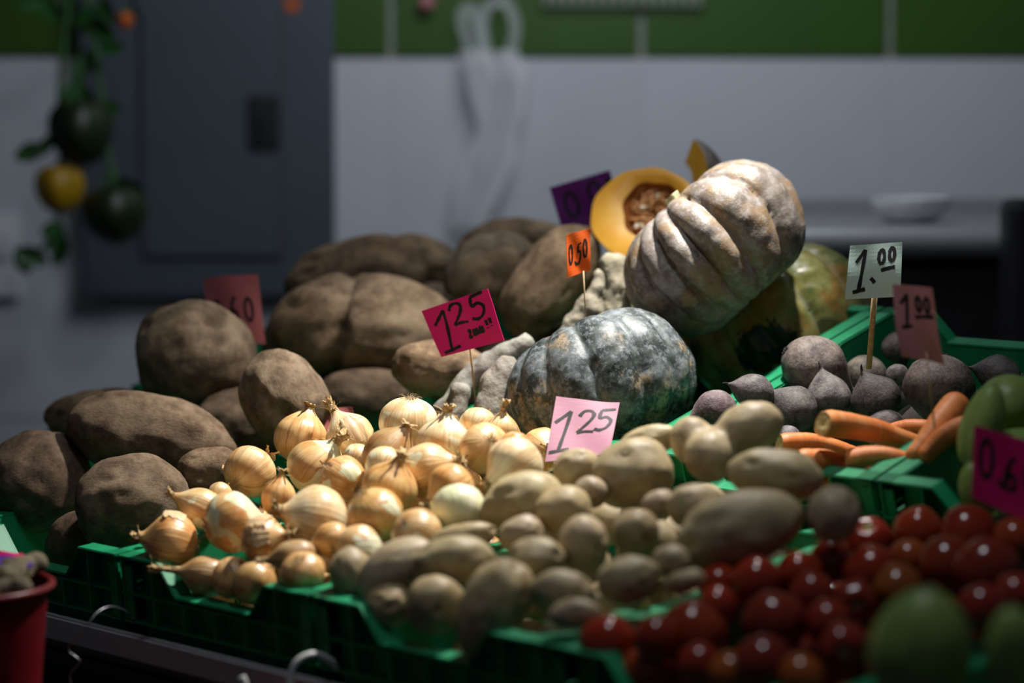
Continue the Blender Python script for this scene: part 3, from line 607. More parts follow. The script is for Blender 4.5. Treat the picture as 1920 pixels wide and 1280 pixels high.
# tomatoes: u, v, a(width), b(height), tint, scar direction or None, label
TG = (1, 1, 1)
for r in [
 (1141, 1206, 56, 54, (1.0, .9, .9), None, 'single round tomato next to the potato crate corner'),
 (1207, 1254, 46, 36, (1.25, 2.0, 1.2), None, 'orange red plum tomato at the bottom edge'),
 (1231, 1196, 44, 46, (1.1, 1.2, 1), None, 'tomato in shade right of the single round one'),
 (1299, 1188, 66, 58, (1.05, 1.5, 1), None, 'large tomato in the left part of the heap'),
 (1347, 1096, 40, 42, TG, None, 'round tomato at the left rim of the tomato crate, upper'),
 (1420, 1092, 50, 50, (.85, .8, .9), None, 'dark tomato beside the largest potato'),
 (1347, 1134, 40, 34, TG, None, 'small tomato beneath the upper left rim one'),
 (1500, 1078, 48, 44, TG, None, 'glossy tomato with bright highlight at the green rim'),
 (1524, 1118, 48, 42, (.8, .8, .9), None, 'dark plum tomato in the heap centre'),
 (1558, 1052, 43, 42, (.9, .9, .9), None, 'tomato below the one with the star scar'),
 (1627, 1013, 50, 43, (1.25, 1.0, 1), (-.1, -.75, .6), 'bright red tomato with stem scar on top near the crate corner'),
 (1632, 1070, 54, 42, TG, None, 'wide tomato with twin highlights'),
 (1722, 998, 50, 46, (1.2, 1.6, 1), None, 'orange red tomato at the back of the heap'),
 (1815, 1000, 58, 50, TG, None, 'large tomato under the magenta price card'),
 (1602, 1126, 42, 42, (1.0, 1.3, 1), (.0, .1, 1), 'tomato turning its green stem scar to the viewer, upper'),
 (1452, 1166, 62, 58, (.8, .9, .9), None, 'big dark tomato in the front of the heap'),
 (1552, 1166, 46, 44, (.85, .8, .9), None, 'dark round tomato left of the big chayote'),
 (1583, 1214, 48, 50, (1.05, 1.1, 1), (-.15, .1, 1), 'tomato with greenish stem scar beside the big chayote'),
 (1312, 1246, 44, 44, TG, None, 'tomato at the bottom edge below the large one'),
 (1369, 1262, 42, 42, (1.4, 4.0, 1.5), None, 'half ripe yellow orange tomato at the bottom edge'),
 (1705, 1050, 40, 42, (1.2, 2.6, 1.2), None, 'orange plum tomato in the right part of the heap'),
 (1782, 1060, 62, 54, (.85, 1.2, .9), None, 'large brownish tomato at right'),
 (1850, 1070, 66, 58, (.7, .8, .8), None, 'very dark large tomato at the right'),
 (1903, 1012, 44, 44, (1.1, 1.6, 1), None, 'tomato at the right picture edge under the card'),
 (1432, 1242, 56, 52, (.7, .7, .8), None, 'very dark tomato at the bottom edge centre'),
 (1502, 1268, 46, 40, (1.3, 3.2, 1.3), None, 'yellowish tomato at the bottom edge near the chayote'),
 (1905, 1118, 46, 46, (.8, .8, .9), None, 'dark tomato at the right picture edge above the second chayote'),
 (1842, 1140, 48, 46, (.8, .7, .8), None, 'dark tomato between the two front chayotes'),
 (1684, 1104, 50, 46, (.9, 2.6, 1.3), None, 'greenish brown tomato right behind the big chayote')]:
    add('tomato', r[0], r[1], r[2], r[3], 0, PL_TO, r[6], tint=r[4], scar=r[5])
# beets: u, v, half width, half height, tip direction, tint, label
for r in [
 (1530, 690, 72, 54, (.85, .5, -.1), (1.35, 1.25, 1.2), 'largest smooth beet at the left rim of its crate'),
 (1411, 734, 44, 30, (-.95, -.3, .2), (.9, .9, .95), 'small beet with its root tip pointing left over the rim'),
 (1483, 768, 52, 47, (-.75, -.6, .25), (.75, .75, .75), 'dark beet with stubby tip, behind the tall potatoes'),
 (1553, 744, 42, 50, (-.25, -.95, .15), (1.15, 1.15, 1.2), 'grey cone shaped beet with pointed tip upward'),
 (1626, 708, 50, 36, (.85, .3, -.3), (1.2, 1.15, 1.0), 'yellowish grey beet behind the dark pear shaped one'),
 (1641, 746, 50, 50, (-.45, -.88, .15), (.6, .58, .6), 'nearly black pear shaped beet behind the cut carrot'),
 (1760, 728, 74, 68, (-.15, .95, .2), (1.05, .95, .95), 'large cracked beet right behind the salmon price flag'),
 (1684, 652, 32, 32, (.4, .9, .0), (.8, .75, .8), 'round beet in the back corner beside the mint card stick'),
 (1870, 700, 47, 30, (-.9, -.2, .1), (.85, .85, .9), 'beet by the back wall above the chayotes'),
 (1338, 770, 47, 34, (-.9, .3, .2), (1.1, .95, 1.05), 'purplish beet at the front left corner above the lobed potato'),
 (1663, 796, 40, 22, (-.8, -.2, .2), (.95, .95, 1.05), 'low grey beet just behind the cut carrot'),
 (1683, 703, 24, 22, (.3, -.3, -.8), (1.3, 1.3, 1.3), 'small light beet between the yellowish and cracked beets'),
 (1478, 822, 34, 20, (.5, .1, -.6), (1.1, 1.1, 1.3), 'beet barely showing above the thin carrots')]:
    add('beet', r[0], r[1], r[2], r[3], 0, PL_BE, r[6], tip=r[4], tint=r[5])
# yams: u, v, a, b, angle, z, taper, bend, dents (dir in image: right, up, toward; radius; depth), tint, label
Y = (1, 1, 1)
for r in [
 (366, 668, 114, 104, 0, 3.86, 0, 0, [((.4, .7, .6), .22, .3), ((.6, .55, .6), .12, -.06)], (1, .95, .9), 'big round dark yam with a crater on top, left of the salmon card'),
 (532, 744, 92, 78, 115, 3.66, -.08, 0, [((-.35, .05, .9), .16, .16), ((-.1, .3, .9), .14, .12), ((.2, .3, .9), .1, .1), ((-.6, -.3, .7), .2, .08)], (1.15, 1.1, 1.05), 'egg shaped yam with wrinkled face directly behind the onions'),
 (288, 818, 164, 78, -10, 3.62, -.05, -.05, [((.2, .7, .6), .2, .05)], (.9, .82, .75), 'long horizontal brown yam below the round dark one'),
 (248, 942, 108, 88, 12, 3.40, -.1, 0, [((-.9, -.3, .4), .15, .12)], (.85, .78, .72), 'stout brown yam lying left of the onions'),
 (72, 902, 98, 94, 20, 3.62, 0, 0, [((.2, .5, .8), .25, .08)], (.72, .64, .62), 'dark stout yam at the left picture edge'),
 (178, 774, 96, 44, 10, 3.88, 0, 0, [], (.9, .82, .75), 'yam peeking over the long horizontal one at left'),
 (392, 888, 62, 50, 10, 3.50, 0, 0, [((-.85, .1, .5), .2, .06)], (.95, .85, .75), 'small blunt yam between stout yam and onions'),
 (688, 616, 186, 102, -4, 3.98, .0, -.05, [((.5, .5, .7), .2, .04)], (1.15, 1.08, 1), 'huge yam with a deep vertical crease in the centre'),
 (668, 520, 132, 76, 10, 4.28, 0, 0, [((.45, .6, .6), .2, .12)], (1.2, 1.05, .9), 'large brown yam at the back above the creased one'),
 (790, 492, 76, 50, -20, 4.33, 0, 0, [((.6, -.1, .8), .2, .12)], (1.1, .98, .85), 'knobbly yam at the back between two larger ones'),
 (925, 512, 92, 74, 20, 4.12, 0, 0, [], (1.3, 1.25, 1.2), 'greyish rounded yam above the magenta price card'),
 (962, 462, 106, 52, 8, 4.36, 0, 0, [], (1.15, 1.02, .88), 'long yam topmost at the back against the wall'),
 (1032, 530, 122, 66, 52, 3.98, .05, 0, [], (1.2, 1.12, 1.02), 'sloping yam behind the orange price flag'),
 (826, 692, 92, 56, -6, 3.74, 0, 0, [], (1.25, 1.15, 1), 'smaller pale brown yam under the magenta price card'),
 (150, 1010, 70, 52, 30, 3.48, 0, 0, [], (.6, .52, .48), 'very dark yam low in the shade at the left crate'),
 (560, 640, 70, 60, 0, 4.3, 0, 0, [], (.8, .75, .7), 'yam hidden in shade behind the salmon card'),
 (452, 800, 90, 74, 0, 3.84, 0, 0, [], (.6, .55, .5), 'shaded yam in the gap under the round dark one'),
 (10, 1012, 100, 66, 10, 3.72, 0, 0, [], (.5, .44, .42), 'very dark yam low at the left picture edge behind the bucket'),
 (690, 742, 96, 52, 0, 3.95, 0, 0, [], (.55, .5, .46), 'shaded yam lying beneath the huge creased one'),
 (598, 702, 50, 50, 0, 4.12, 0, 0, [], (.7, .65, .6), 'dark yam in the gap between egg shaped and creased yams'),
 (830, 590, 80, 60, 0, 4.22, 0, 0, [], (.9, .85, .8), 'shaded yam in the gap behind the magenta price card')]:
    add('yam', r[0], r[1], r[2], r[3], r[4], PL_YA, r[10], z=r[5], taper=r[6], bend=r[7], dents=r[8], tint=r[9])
for u, v, a, b, g, z in ((1126, 730, 170, 134, 24, 3.58), (1340, 467, 180, 130, 48, 3.70), (1466, 614, 170, 130, 30, 3.90)): add('skip', u, v, a, b, g, PL_YA, None, z=z, fixed=True)
# ------------------------------------------------------------------ settle: separate overlapping things along depth
def keep_inside():
    for it in ITEMS:
        for _ in range(60):                                    # stay behind the crate's front wall
            if it['kind'] in ('yam', 'skip'): break
            s, t, h = local(P(it['u'], it['v'], it['z']), it['fr']); m = min(it['a'], it['b']) * it['z'] / F
            if it['kind'] == 'beet' and s < m * .8 + .012: it['z'] -= .006
            elif t < .55 * m + .022 and h < m: it['z'] += .004
            elif it['kind'] in ('onion', 'potato') and s > .385 - .7 * m and h < m: it['z'] += .004
            else: break
keep_inside()
for it in ITEMS: it['z0'] = it['z']
def axes(it):
    z = it['z'] / F; a, b = it['a'] * z, it['b'] * z; t = math.radians(it['ang'])
    return (RIGHT * math.cos(t) + UP * math.sin(t), a), (-RIGHT * math.sin(t) + UP * math.cos(t), b), (FWD, min(a, b) if it['kind'] != 'yam' else b)
def support(it, d):
    return 1 / math.sqrt(sum((d.dot(x) / r) ** 2 for x, r in axes(it)))
for _ in range(80):
    mv = 0
    for i, A in enumerate(ITEMS):
        for B in ITEMS[i + 1:]:
            if abs(A['u'] - B['u']) > 330 or abs(A['v'] - B['v']) > 260: continue
            pa, pb = P(A['u'], A['v'], A['z']), P(B['u'], B['v'], B['z']); d = pb - pa; L = d.length
            if L > .3 or L < 1e-6: continue
            n = d / L; ov = 1.0 * (support(A, n) + support(B, n)) - L
            if ov > .001:
                sgn = 1 if B['z'] >= A['z'] else -1; st = min(.006, ov * .5)
                fa, fb_ = A['fixed'], B['fixed']
                if not fa: A['z'] -= sgn * st * (1 if not fb_ else 2)
                if not fb_: B['z'] += sgn * st * (1 if not fa else 2)
                mv += ov
    for it in ITEMS:
        it['z'] = max(it['z0'] - .13, min(it['z0'] + .13, it['z']))
keep_inside()
def center(it): return P(it['u'], it['v'], it['z'])

# ------------------------------------------------------------------ onions
PROF = [(-.93, .0), (-.925, .10), (-.88, .34), (-.72, .66), (-.42, .91), (-.05, 1.0), (.28, .955), (.54, .79), (.74, .56), (.90, .36), (1.02, .24), (1.12, .185)]
PR = smooth_line([Vector((r, 0, z)) for z, r in PROF], 3)
def bulb_pt(th, v, seed, lift=0):
    x = v * (len(PR) - 1); i = min(int(x), len(PR) - 2); p = PR[i].lerp(PR[i + 1], x - i); r, z = max(p.x, 0), p.z
    n = Vector((math.cos(th), math.sin(th), z)); k = 1 + .045 * fb(n * .9 + Vector((seed * 5.1, 0, 0)), 2) + .008 * math.sin(th * 9 + seed)
    return Vector((math.cos(th) * (r * k + lift), math.sin(th) * (r * k + lift), z + lift * .3 * z))
BULB, NECK, TUFT, FLAKE = [], [], [], []
for s in range(6):
    V, Fc, UV = grid(40, len(PR) - 1, lambda a, b: bulb_pt(a * 2 * PI, b, s)); BULB.append(mesh_of('bulb', V, Fc, UV))
for s in range(5):
    rnd = random.Random(s); bx, by = rnd.uniform(-.12, .12), rnd.uniform(-.12, .12); n = 18
    fr_ = [rnd.uniform(.72, 1.12) for _ in range(n)]
    def nk(a, b):
        th = a * 2 * PI + b * 1.2; i = int(round(a * n)) % n; b2 = b * (1 + (fr_[i] - 1) * b ** 2)
        r = (.205 - .075 * math.sin(b * PI * .8) + .06 * b ** 3) * (1 + .22 * math.sin(3 * th + s) * .6 + .16 * math.sin(7 * th))
        return Vector((math.cos(th) * r + bx * b * b, math.sin(th) * r + by * b * b, b2))
    V, Fc, UV = grid(n, 12, nk); V.append(Vector((bx * .7, by * .7, .78))); Fc += [(12 * n + i, 12 * n + (i + 1) % n, len(V) - 1) for i in range(n)]; UV += [(.5, .9)] * (3 * n)
    for k in range(6):
        th = k * 1.05 + rnd.uniform(-.3, .3); L = rnd.uniform(.25, .6); w0 = rnd.uniform(.05, .11); z0 = rnd.uniform(.0, .7); fl = rnd.uniform(.1, .5); b0 = len(V)
        for q in range(6):
            t = q / 5; c = Vector((math.cos(th) * (.17 + fl * t * t), math.sin(th) * (.17 + fl * t * t), z0 + L * t - .25 * fl * t ** 3)); sd = Vector((-math.sin(th), math.cos(th), .15 * math.sin(q * 2 + k))) * w0 * (1 - .6 * t + .25 * math.sin(q * 2.3 + k))
            V += [c - sd, c + sd]
        for q in range(5): Fc.append((b0 + 2 * q, b0 + 2 * q + 1, b0 + 2 * q + 3, b0 + 2 * q + 2)); UV += [(.5, .5)] * 4
    NECK.append(mesh_of('neck', V, Fc, UV))
for s in range(3):
    rnd = random.Random(40 + s); V, Fc = [], []
    for k in range(34):
        a = rnd.uniform(0, 2 * PI); r = rnd.uniform(.01, .13); L = rnd.uniform(.14, .42); o = rnd.uniform(.3, 1.3)
        p = Vector((math.cos(a) * r, math.sin(a) * r, -.90)); q = p + Vector((math.cos(a) * L * o * .6, math.sin(a) * L * o * .6, -.09)); e2 = q + Vector((math.cos(a + .8) * L * .5 * o, math.sin(a + .8) * L * .5 * o, rnd.uniform(-.05, .06)))
        tube_data(smooth_line([p, q, e2], 3), lambda t: .011 * (1 - .7 * t), 4, V, Fc)
    V2, F2, _ = grid(16, 2, lambda a, b: Vector((math.cos(a * 2 * PI) * (.001 + .12 * b), math.sin(a * 2 * PI) * (.001 + .12 * b), -.955 + .04 * b)))
    b0 = len(V); V += V2; Fc += [tuple(i + b0 for i in f) for f in F2]; TUFT.append(mesh_of('root_tuft', V, Fc))
for s in range(7):
    rnd = random.Random(70 + s); a0 = rnd.uniform(0, 6.28); wd = rnd.uniform(.5, 1.1); v0 = rnd.uniform(.35, .62); v1 = v0 + rnd.uniform(.2, .36); sd = s % 6; ed = [rnd.uniform(-.22, .2) for _ in range(40)]
    def fk(a, b):
        e = 1 + (ed[int(b * 11)] if a > .5 else ed[20 + int(b * 11)]) * abs(2 * a - 1)
        aa = .5 + (a - .5) * e; vv = v0 + (v1 - v0) * (b + (ed[int(a * 14) % 20] * .4 if b > .9 else 0)); curl = .02 + .22 * max(0, b - .5) ** 1.5 + .16 * max(0, a - .7) ** 1.6 + .01 * math.sin(a * 14)
        return bulb_pt(a0 + wd * aa, min(vv, 1), sd, curl)
    V, Fc, UV = grid(14, 11, fk, False); FLAKE.append(mesh_of('skin_flake', V, Fc, UV))
def make_onion(loc, axis, r, el, neck, tint, peel, flakes, label, rnd, group):
    e = link('onion', None, mw=zframe(axis, loc, rnd.uniform(0, 6.28)) @ Matrix.Diagonal((r, r, r * el, 1))); tag(e, label, 'onion', group)
    s = rnd.randrange(6); c = (*tint, peel)
    link('bulb', BULB[s], MAT['onion'], e, None, c)
    link('neck', NECK[rnd.randrange(5)], MAT['husk'], e, Matrix.Translation((0, 0, 1.02)) @ Matrix.Diagonal((1, 1, max(neck, .12), 1)))
    link('root_tuft', TUFT[rnd.randrange(3)], MAT['rootlet'], e)
    for k in range(flakes):
        link('skin_flake', FLAKE[rnd.randrange(7)], MAT['flake'], e, Matrix.Rotation(rnd.uniform(0, 6.28), 4, 'Z') @ Matrix.Scale(1.0, 4), (*tint, 1))
    return e
RN = random.Random(11)
PLACED = []                                                 # (centre, radius) for the fillers
for it in ITEMS:
    p = center(it); z = it['z'] / F; k = it['kind']; a, b = it['a'] * z, it['b'] * z; ang = math.radians(it['ang'])
    Xa = RIGHT * math.cos(ang) + UP * math.sin(ang); Ya = -RIGHT * math.sin(ang) + UP * math.cos(ang); Za = -FWD
    mw = basis(Xa, Ya, Za, p); seed = int(it['u'] * 7 + it['v'] * 3) % 997
    if k == 'yam':
        for q in (-.5, 0, .5): PLACED.append((p + Xa * a * q, b * .9))
    else: PLACED.append((p, (a * b) ** .5)); 
    if k == 'potato':
        for q in (-.5, .5): PLACED.append((p + Xa * (a - b) * q * 1.5, b))
    if k == 'onion':
        ax = imgdir(*it['axis']); make_onion(p, ax, a, it['el'], it['neck'], it['tint'], it['peel'], it['flakes'], it['label'], RN, 'yellow onions heaped in the front crate')
    elif k == 'potato':
        t = RN.uniform(.85, 1.12)
        o = link('potato', lump_mesh('potato', a, b, b * 1.0, seed, .075, 1.3, [], it['eyes'] + 4, .15, 4, it['taper'], it['bend'], .004, 8, .12), MAT['potato'], None, mw, (t, t * RN.uniform(.96, 1.03), t * RN.uniform(.88, 1.05), 1)); tag(o, it['label'], 'potato', 'tan potatoes heaped in the front crate')
    elif k == 'lobed_potato':
        q = lambda u, v, dz=0: mw.inverted() @ P(u, v, it['z'] + dz)
        o = link('potato', lobes_mesh('potato', [(q(1405, 802), (68 * z, 50 * z, 50 * z)), (q(1330, 856, -.02), (48 * z, 50 * z, 46 * z)), (q(1298, 826, .015), (44 * z, 48 * z, 42 * z)), (q(1365, 828, .0), (46 * z, 40 * z, 40 * z))], .0042, 3, .0008, 5), MAT['potato'], None, mw, (1, 1, 1, 1)); tag(o, it['label'], 'potato', 'tan potatoes heaped in the front crate')
    elif k == 'yam':
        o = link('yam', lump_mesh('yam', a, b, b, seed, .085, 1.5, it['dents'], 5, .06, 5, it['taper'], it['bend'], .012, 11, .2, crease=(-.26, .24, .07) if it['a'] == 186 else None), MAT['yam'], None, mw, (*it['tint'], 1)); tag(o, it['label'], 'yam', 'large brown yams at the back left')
    elif k == 'tomato':
        d = imgdir(*it['scar']) if it['scar'] else imgdir(RN.uniform(-.5, .5), RN.uniform(-.2, 1), -1)
        e = link('tomato', None, mw=zframe(d, p, RN.uniform(0, 6))); tag(e, it['label'], 'tomato', 'red tomatoes heaped in the front crate'); ph0 = RN.uniform(0, 6)
        def tf(i, j, a=a, b=b):
            th, ph = i * 2 * PI, .002 + j * (PI - .004); r = math.sin(ph) * (1 + .03 * math.cos(5 * th + ph0) * (1 + math.cos(ph))) 
            return Vector((r * math.cos(th) * a, r * math.sin(th) * (a + b) / 2, math.cos(ph) * b * (1 - .22 * math.exp(-(ph / .33) ** 2))))
        V, Fc, _ = grid(36, 24, tf); link('fruit', mesh_of('fruit', V, [f[::-1] for f in Fc]), MAT['tomato'], e, None, (*it['tint'], 1))
        V, Fc, _ = grid(20, 4, lambda i, j: Vector((math.cos(i * 2 * PI), math.sin(i * 2 * PI), 0)) * a * (.01 + .20 * j * (1 + .25 * math.cos(5 * i * 2 * PI))) + Vector((0, 0, b * (.80 + .035 * j * j + .02 * math.sin(j * PI)))))
        link('stem_scar', mesh_of('stem_scar', V, Fc), MAT['tomato_scar'], e)
    elif k == 'beet':
        d = imgdir(*it['tip']); r = (a * b) ** .5 * .96; e = link('beet', None, mw=zframe(d, p, RN.uniform(0, 6))); tag(e, it['label'], 'beet', 'dusty beets in the back crate')
        vis = abs(d.dot(FWD)) < .5; ln = max(1.0, (b if abs(it['tip'][1]) > abs(it['tip'][0]) else a) / r) if vis else 1
        pr = smooth_line([Vector((x, 0, zz)) for zz, x in [(-.92, .0), (-.95, .16), (-.86, .45), (-.6, .80), (-.2, .99), (.2, .96), (.52, .74), (.78, .46), (.98, .22), (1.12, .09), (1.24, .05)]], 3)
        def bf(i, j, r=r, ln=ln, seed=seed):
            q = pr[int(round(j * (len(pr) - 1)))]; th = i * 2 * PI; n = Vector((math.cos(th) * q.x, math.sin(th) * q.x, q.z)); kk = 1 + .07 * fb(n * 1.2 + Vector((seed, 0, 0)), 3)
            return Vector((n.x * kk * r, n.y * kk * r, q.z * r * ln * .98))
        V, Fc, UV = grid(36, len(pr) - 1, bf); link('root', mesh_of('root', V, Fc, UV), MAT['beet'], e, None, (*it['tint'], 1))
        V, Fc = [], []
        for q in range(7):
            aa = q * 2.4 + seed; rr = r * (.03 + .018 * q); bs = Vector((math.cos(aa) * rr, math.sin(aa) * rr, -.88 * r * ln)); tube_data([bs, bs + Vector((0, 0, -.07 * r)), bs + Vector((math.cos(aa) * .03 * r, math.sin(aa) * .03 * r, -.10 * r))], lambda t: r * (.06 - .02 * t), 7, V, Fc)
        link('crown', mesh_of('crown', V, Fc), MAT['beet_crown'], e)
        tube('root_tip', smooth_line([(0, 0, 1.14 * r * ln), (.03 * r, .02 * r, 1.28 * r * ln), (.10 * r, -.02 * r, 1.40 * r * ln)], 4), lambda t: r * (.07 - .045 * t), MAT['beet_crown'], e, 8)

# ------------------------------------------------------------------ carrots
def carrot(u0, v0, r0, u1, v1, r1, label, z0=None, z1=None, cut=True):
    fr, h0, sl = PL_CA
    z0 = z0 or zfor(u0, v0, fr, h0, sl); z1 = z1 or zfor(u1, v1, fr, h0, sl)
    p0, p1 = P(u0, v0, z0), P(u1, v1, z1); L = (p1 - p0).length; ra, rb = r0 * z0 / F, r1 * z1 / F
    e = link('carrot', None, mw=zframe(p1 - p0, p0)); tag(e, label, 'carrot', 'carrots in the beet crate'); sd = u0 * .37
    def cf(i, j):
        th = i * 2 * PI; r = (ra + (rb - ra) * j) * (1 + .03 * noise.noise(Vector((j * 22, sd, 0))) + .05 * noise.noise(Vector((math.cos(th), math.sin(th), j * 5 + sd)))) * min(1, ((1 - j) * 14 + .02) ** .5) * (.86 + .14 * min(1, j * 18))
        return Vector((math.cos(th) * r + .008 * math.sin(j * 3 + sd), math.sin(th) * r + .006 * math.sin(j * 4), j * L))
    V, Fc, UV = grid(24, 44, cf); link('root', mesh_of('root', V, Fc, UV), MAT['carrot'], e)
    x0 = .008 * math.sin(sd)
    V, Fc, _ = grid(24, 4, lambda i, j: Vector((math.cos(i * 2 * PI) * ra * .9 * (.01 + j) + x0, math.sin(i * 2 * PI) * ra * .9 * (.01 + j), .0015 - .003 * math.cos(j * PI / 2) * 1 + .0045 * (1 - j) ** 2)))
    link('cut_end', mesh_of('cut_end', V, [f[::-1] for f in Fc]), MAT['carrot_cut'], e)
zc = zfor(1600, 815, *PL_CA)
carrot(1548, 794, 27, 1738, 838, 19, 'thick bright carrot with cut end toward the viewer, topmost', zc - .16, zc - .06)
carrot(1456, 832, 21, 1622, 850, 15, 'thin carrot lying left under the topmost carrot', zc - .04, zc - .0)
carrot(1494, 866, 26, 1650, 890, 17, 'carrot at the crate front behind the long oval potato', zc - .14, zc - .12)
carrot(1586, 864, 22, 1728, 860, 14, 'carrot at the front beside the raised crate corner', zc - .15, zc - .15)
carrot(1800, 754, 29, 1700, 862, 17, 'carrot leaning upright below the salmon price flag', zc - .12, zc - .18)
carrot(1822, 796, 25, 1728, 858, 16, 'carrot leaning against the right crate rim by the chayotes', zc - .18, zc - .20)
carrot(1752, 806, 18, 1630, 814, 12, 'carrot behind the topmost one, next to the cracked beet', zc + .0, zc + .02)
carrot(1532, 900, 22, 1620, 926, 14, 'carrot low at the crate front, mostly hidden by potatoes', zc - .14, zc - .14)

# ------------------------------------------------------------------ chayotes
def chayote(u, v, a, b, ang, z, label, seed, tint=(1, 1, 1)):
    s = z / F; p = P(u, v, z); rr = a * s; hh = b * s
    e = link('chayote', None, mw=zframe(imgdir(math.sin(math.radians(ang)), -math.cos(math.radians(ang)), .25), p, seed)); tag(e, label, 'chayote', 'pale green chayotes')
    def cf(i, j):
        th, ph = i * 2 * PI, .002 + j * (PI - .004); k = 1 - .28 * (.5 + .5 * math.cos(ph)) ** 1.2 * .9
        g = 1 - .06 * (1 - abs(math.sin(2.5 * th))) ** 2 * (1.2 - math.cos(ph)) * .8 + .03 * noise.noise(Vector((math.cos(th) * 2, math.sin(th) * 2, ph * 2 + seed)))
        return Vector((math.sin(ph) * math.cos(th) * rr * k * g, math.sin(ph) * math.sin(th) * rr * k * g * .9, math.cos(ph) * hh * (1 - .22 * math.exp(-((PI - ph) / .3) ** 2))))
    V, Fc, _ = grid(50, 30, cf); link('fruit', mesh_of('fruit', V, [f[::-1] for f in Fc]), MAT['chayote'], e, None, (*tint, 1))
    tube('stem_stub', [(0, 0, hh * .96), (0, 0, hh * 1.04)], rr * .07, MAT['stem'], e, 8)
    PLACED.append((p, rr))
chayote(1727, 1216, 112, 118, 8, 2.30, 'large pale green chayote at the bottom edge, nearest to the viewer', 1)
chayote(1905, 1232, 70, 100, -10, 2.24, 'chayote cut off by the lower right picture corner', 2)
chayote(1842, 800, 52, 86, 12, 3.02, 'chayote standing behind the magenta price card at right, left one', 3, (1.25, 1.2, 1.2))
chayote(1893, 752, 66, 52, 40, 3.10, 'chayote at the right picture edge above the other one', 4, (1.05, 1, 1))
chayote(1834, 918, 42, 56, -20, 2.98, 'small chayote low beside the left edge of the magenta card', 5, (1.1, 1.05, 1))
chayote(1905, 850, 60, 60, 60, 3.05, 'chayote hidden behind the magenta price card', 6)

# ------------------------------------------------------------------ pumpkins
def pumpkin(loc, axis, R, H, mat, label, ribs, depth_, seed, roll=0, patch=None, stem=True):
    rnd = random.Random(seed); mw = zframe(axis, loc, roll); inv = mw.inverted()
    e = link('pumpkin', None, mw=mw); tag(e, label, 'pumpkin', 'whole pumpkins')
    warp = [rnd.uniform(-.12, .12) for _ in range(3)]; NU, NV = 168, 72; gr = []
    def pf(i, j):
        th, ph = i * 2 * PI, .001 + j * (PI - .002); tw = th + warp[0] * math.sin(2 * th) + warp[1] * math.cos(3 * th) + .05 * math.sin(ph * 2 + seed)
        c = abs(math.sin(ribs * tw / 2)) ** .55; sp = math.sin(ph)
        n = Vector((sp * math.cos(th), sp * math.sin(th), math.cos(ph)))
        bump_ = .018 * noise.noise(n * 5 + Vector((seed, 0, 0))) + .010 * noise.noise(n * 13 + Vector((seed, 4, 0)))
        k = 1 - depth_ * (1 - c) * (.55 + .45 * sp) + .04 * noise.noise(n * 1.1 + Vector((seed, 9, 2))) + bump_
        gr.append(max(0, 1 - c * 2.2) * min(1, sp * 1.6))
        r = R * k * (sp ** .88)
        return Vector((r * math.cos(th), r * math.sin(th), H * math.cos(ph) * (1 - .26 * math.exp(-(ph / .42) ** 2) - .22 * math.exp(-((PI - ph) / .4) ** 2)) * (1 + .05 * c)))
    V, Fc, UV = grid(NU, NV, pf); me = mesh_of('rind', V, [f[::-1] for f in Fc])
    at = me.attributes.new('groove', 'FLOAT', 'POINT'); at.data.foreach_set('value', gr)
    if patch:
        pc = inv @ patch[0]; ex = [inv.to_3x3() @ patch[1], inv.to_3x3() @ patch[2]]; vals = []
        for q in V:
            d = q - pc; vals.append(max(0, 1.05 - .5 * math.sqrt((d.dot(ex[0]) / patch[3]) ** 2 + (d.dot(ex[1]) / patch[4]) ** 2 + (d.length / .12) ** 4)))
        me.attributes.new('patch', 'FLOAT', 'POINT').data.foreach_set('value', vals)
    link('rind', me, MAT[mat], e)
    if stem:
        def sf(i, j):
            th = i * 2 * PI; r = R * (.085 + .05 * (1 - j) ** 3) * (1 + .14 * math.cos(5 * th)); return Vector((math.cos(th) * r + .01 * j * j, math.sin(th) * r, H * (.70 + .26 * j)))
        V, Fc, _ = grid(30, 8, sf); Fc.append(tuple(8 * 30 + q for q in range(30))); link('stem', mesh_of('stem', V, Fc), MAT['stem'], e)
    return e
sz = lambda px, z: px * z / F
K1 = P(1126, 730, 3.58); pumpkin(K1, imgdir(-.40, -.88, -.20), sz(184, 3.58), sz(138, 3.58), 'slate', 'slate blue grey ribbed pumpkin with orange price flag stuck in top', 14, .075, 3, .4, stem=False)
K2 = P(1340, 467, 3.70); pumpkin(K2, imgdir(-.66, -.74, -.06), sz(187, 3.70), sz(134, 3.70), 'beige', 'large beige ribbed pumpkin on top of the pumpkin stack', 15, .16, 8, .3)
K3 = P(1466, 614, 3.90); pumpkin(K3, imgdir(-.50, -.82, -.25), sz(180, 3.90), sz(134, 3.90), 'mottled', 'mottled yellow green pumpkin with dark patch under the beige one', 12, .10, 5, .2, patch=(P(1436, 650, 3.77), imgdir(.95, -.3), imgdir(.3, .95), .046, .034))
PLACED += [(K1, .12), (K2, .13), (K3, .12)]
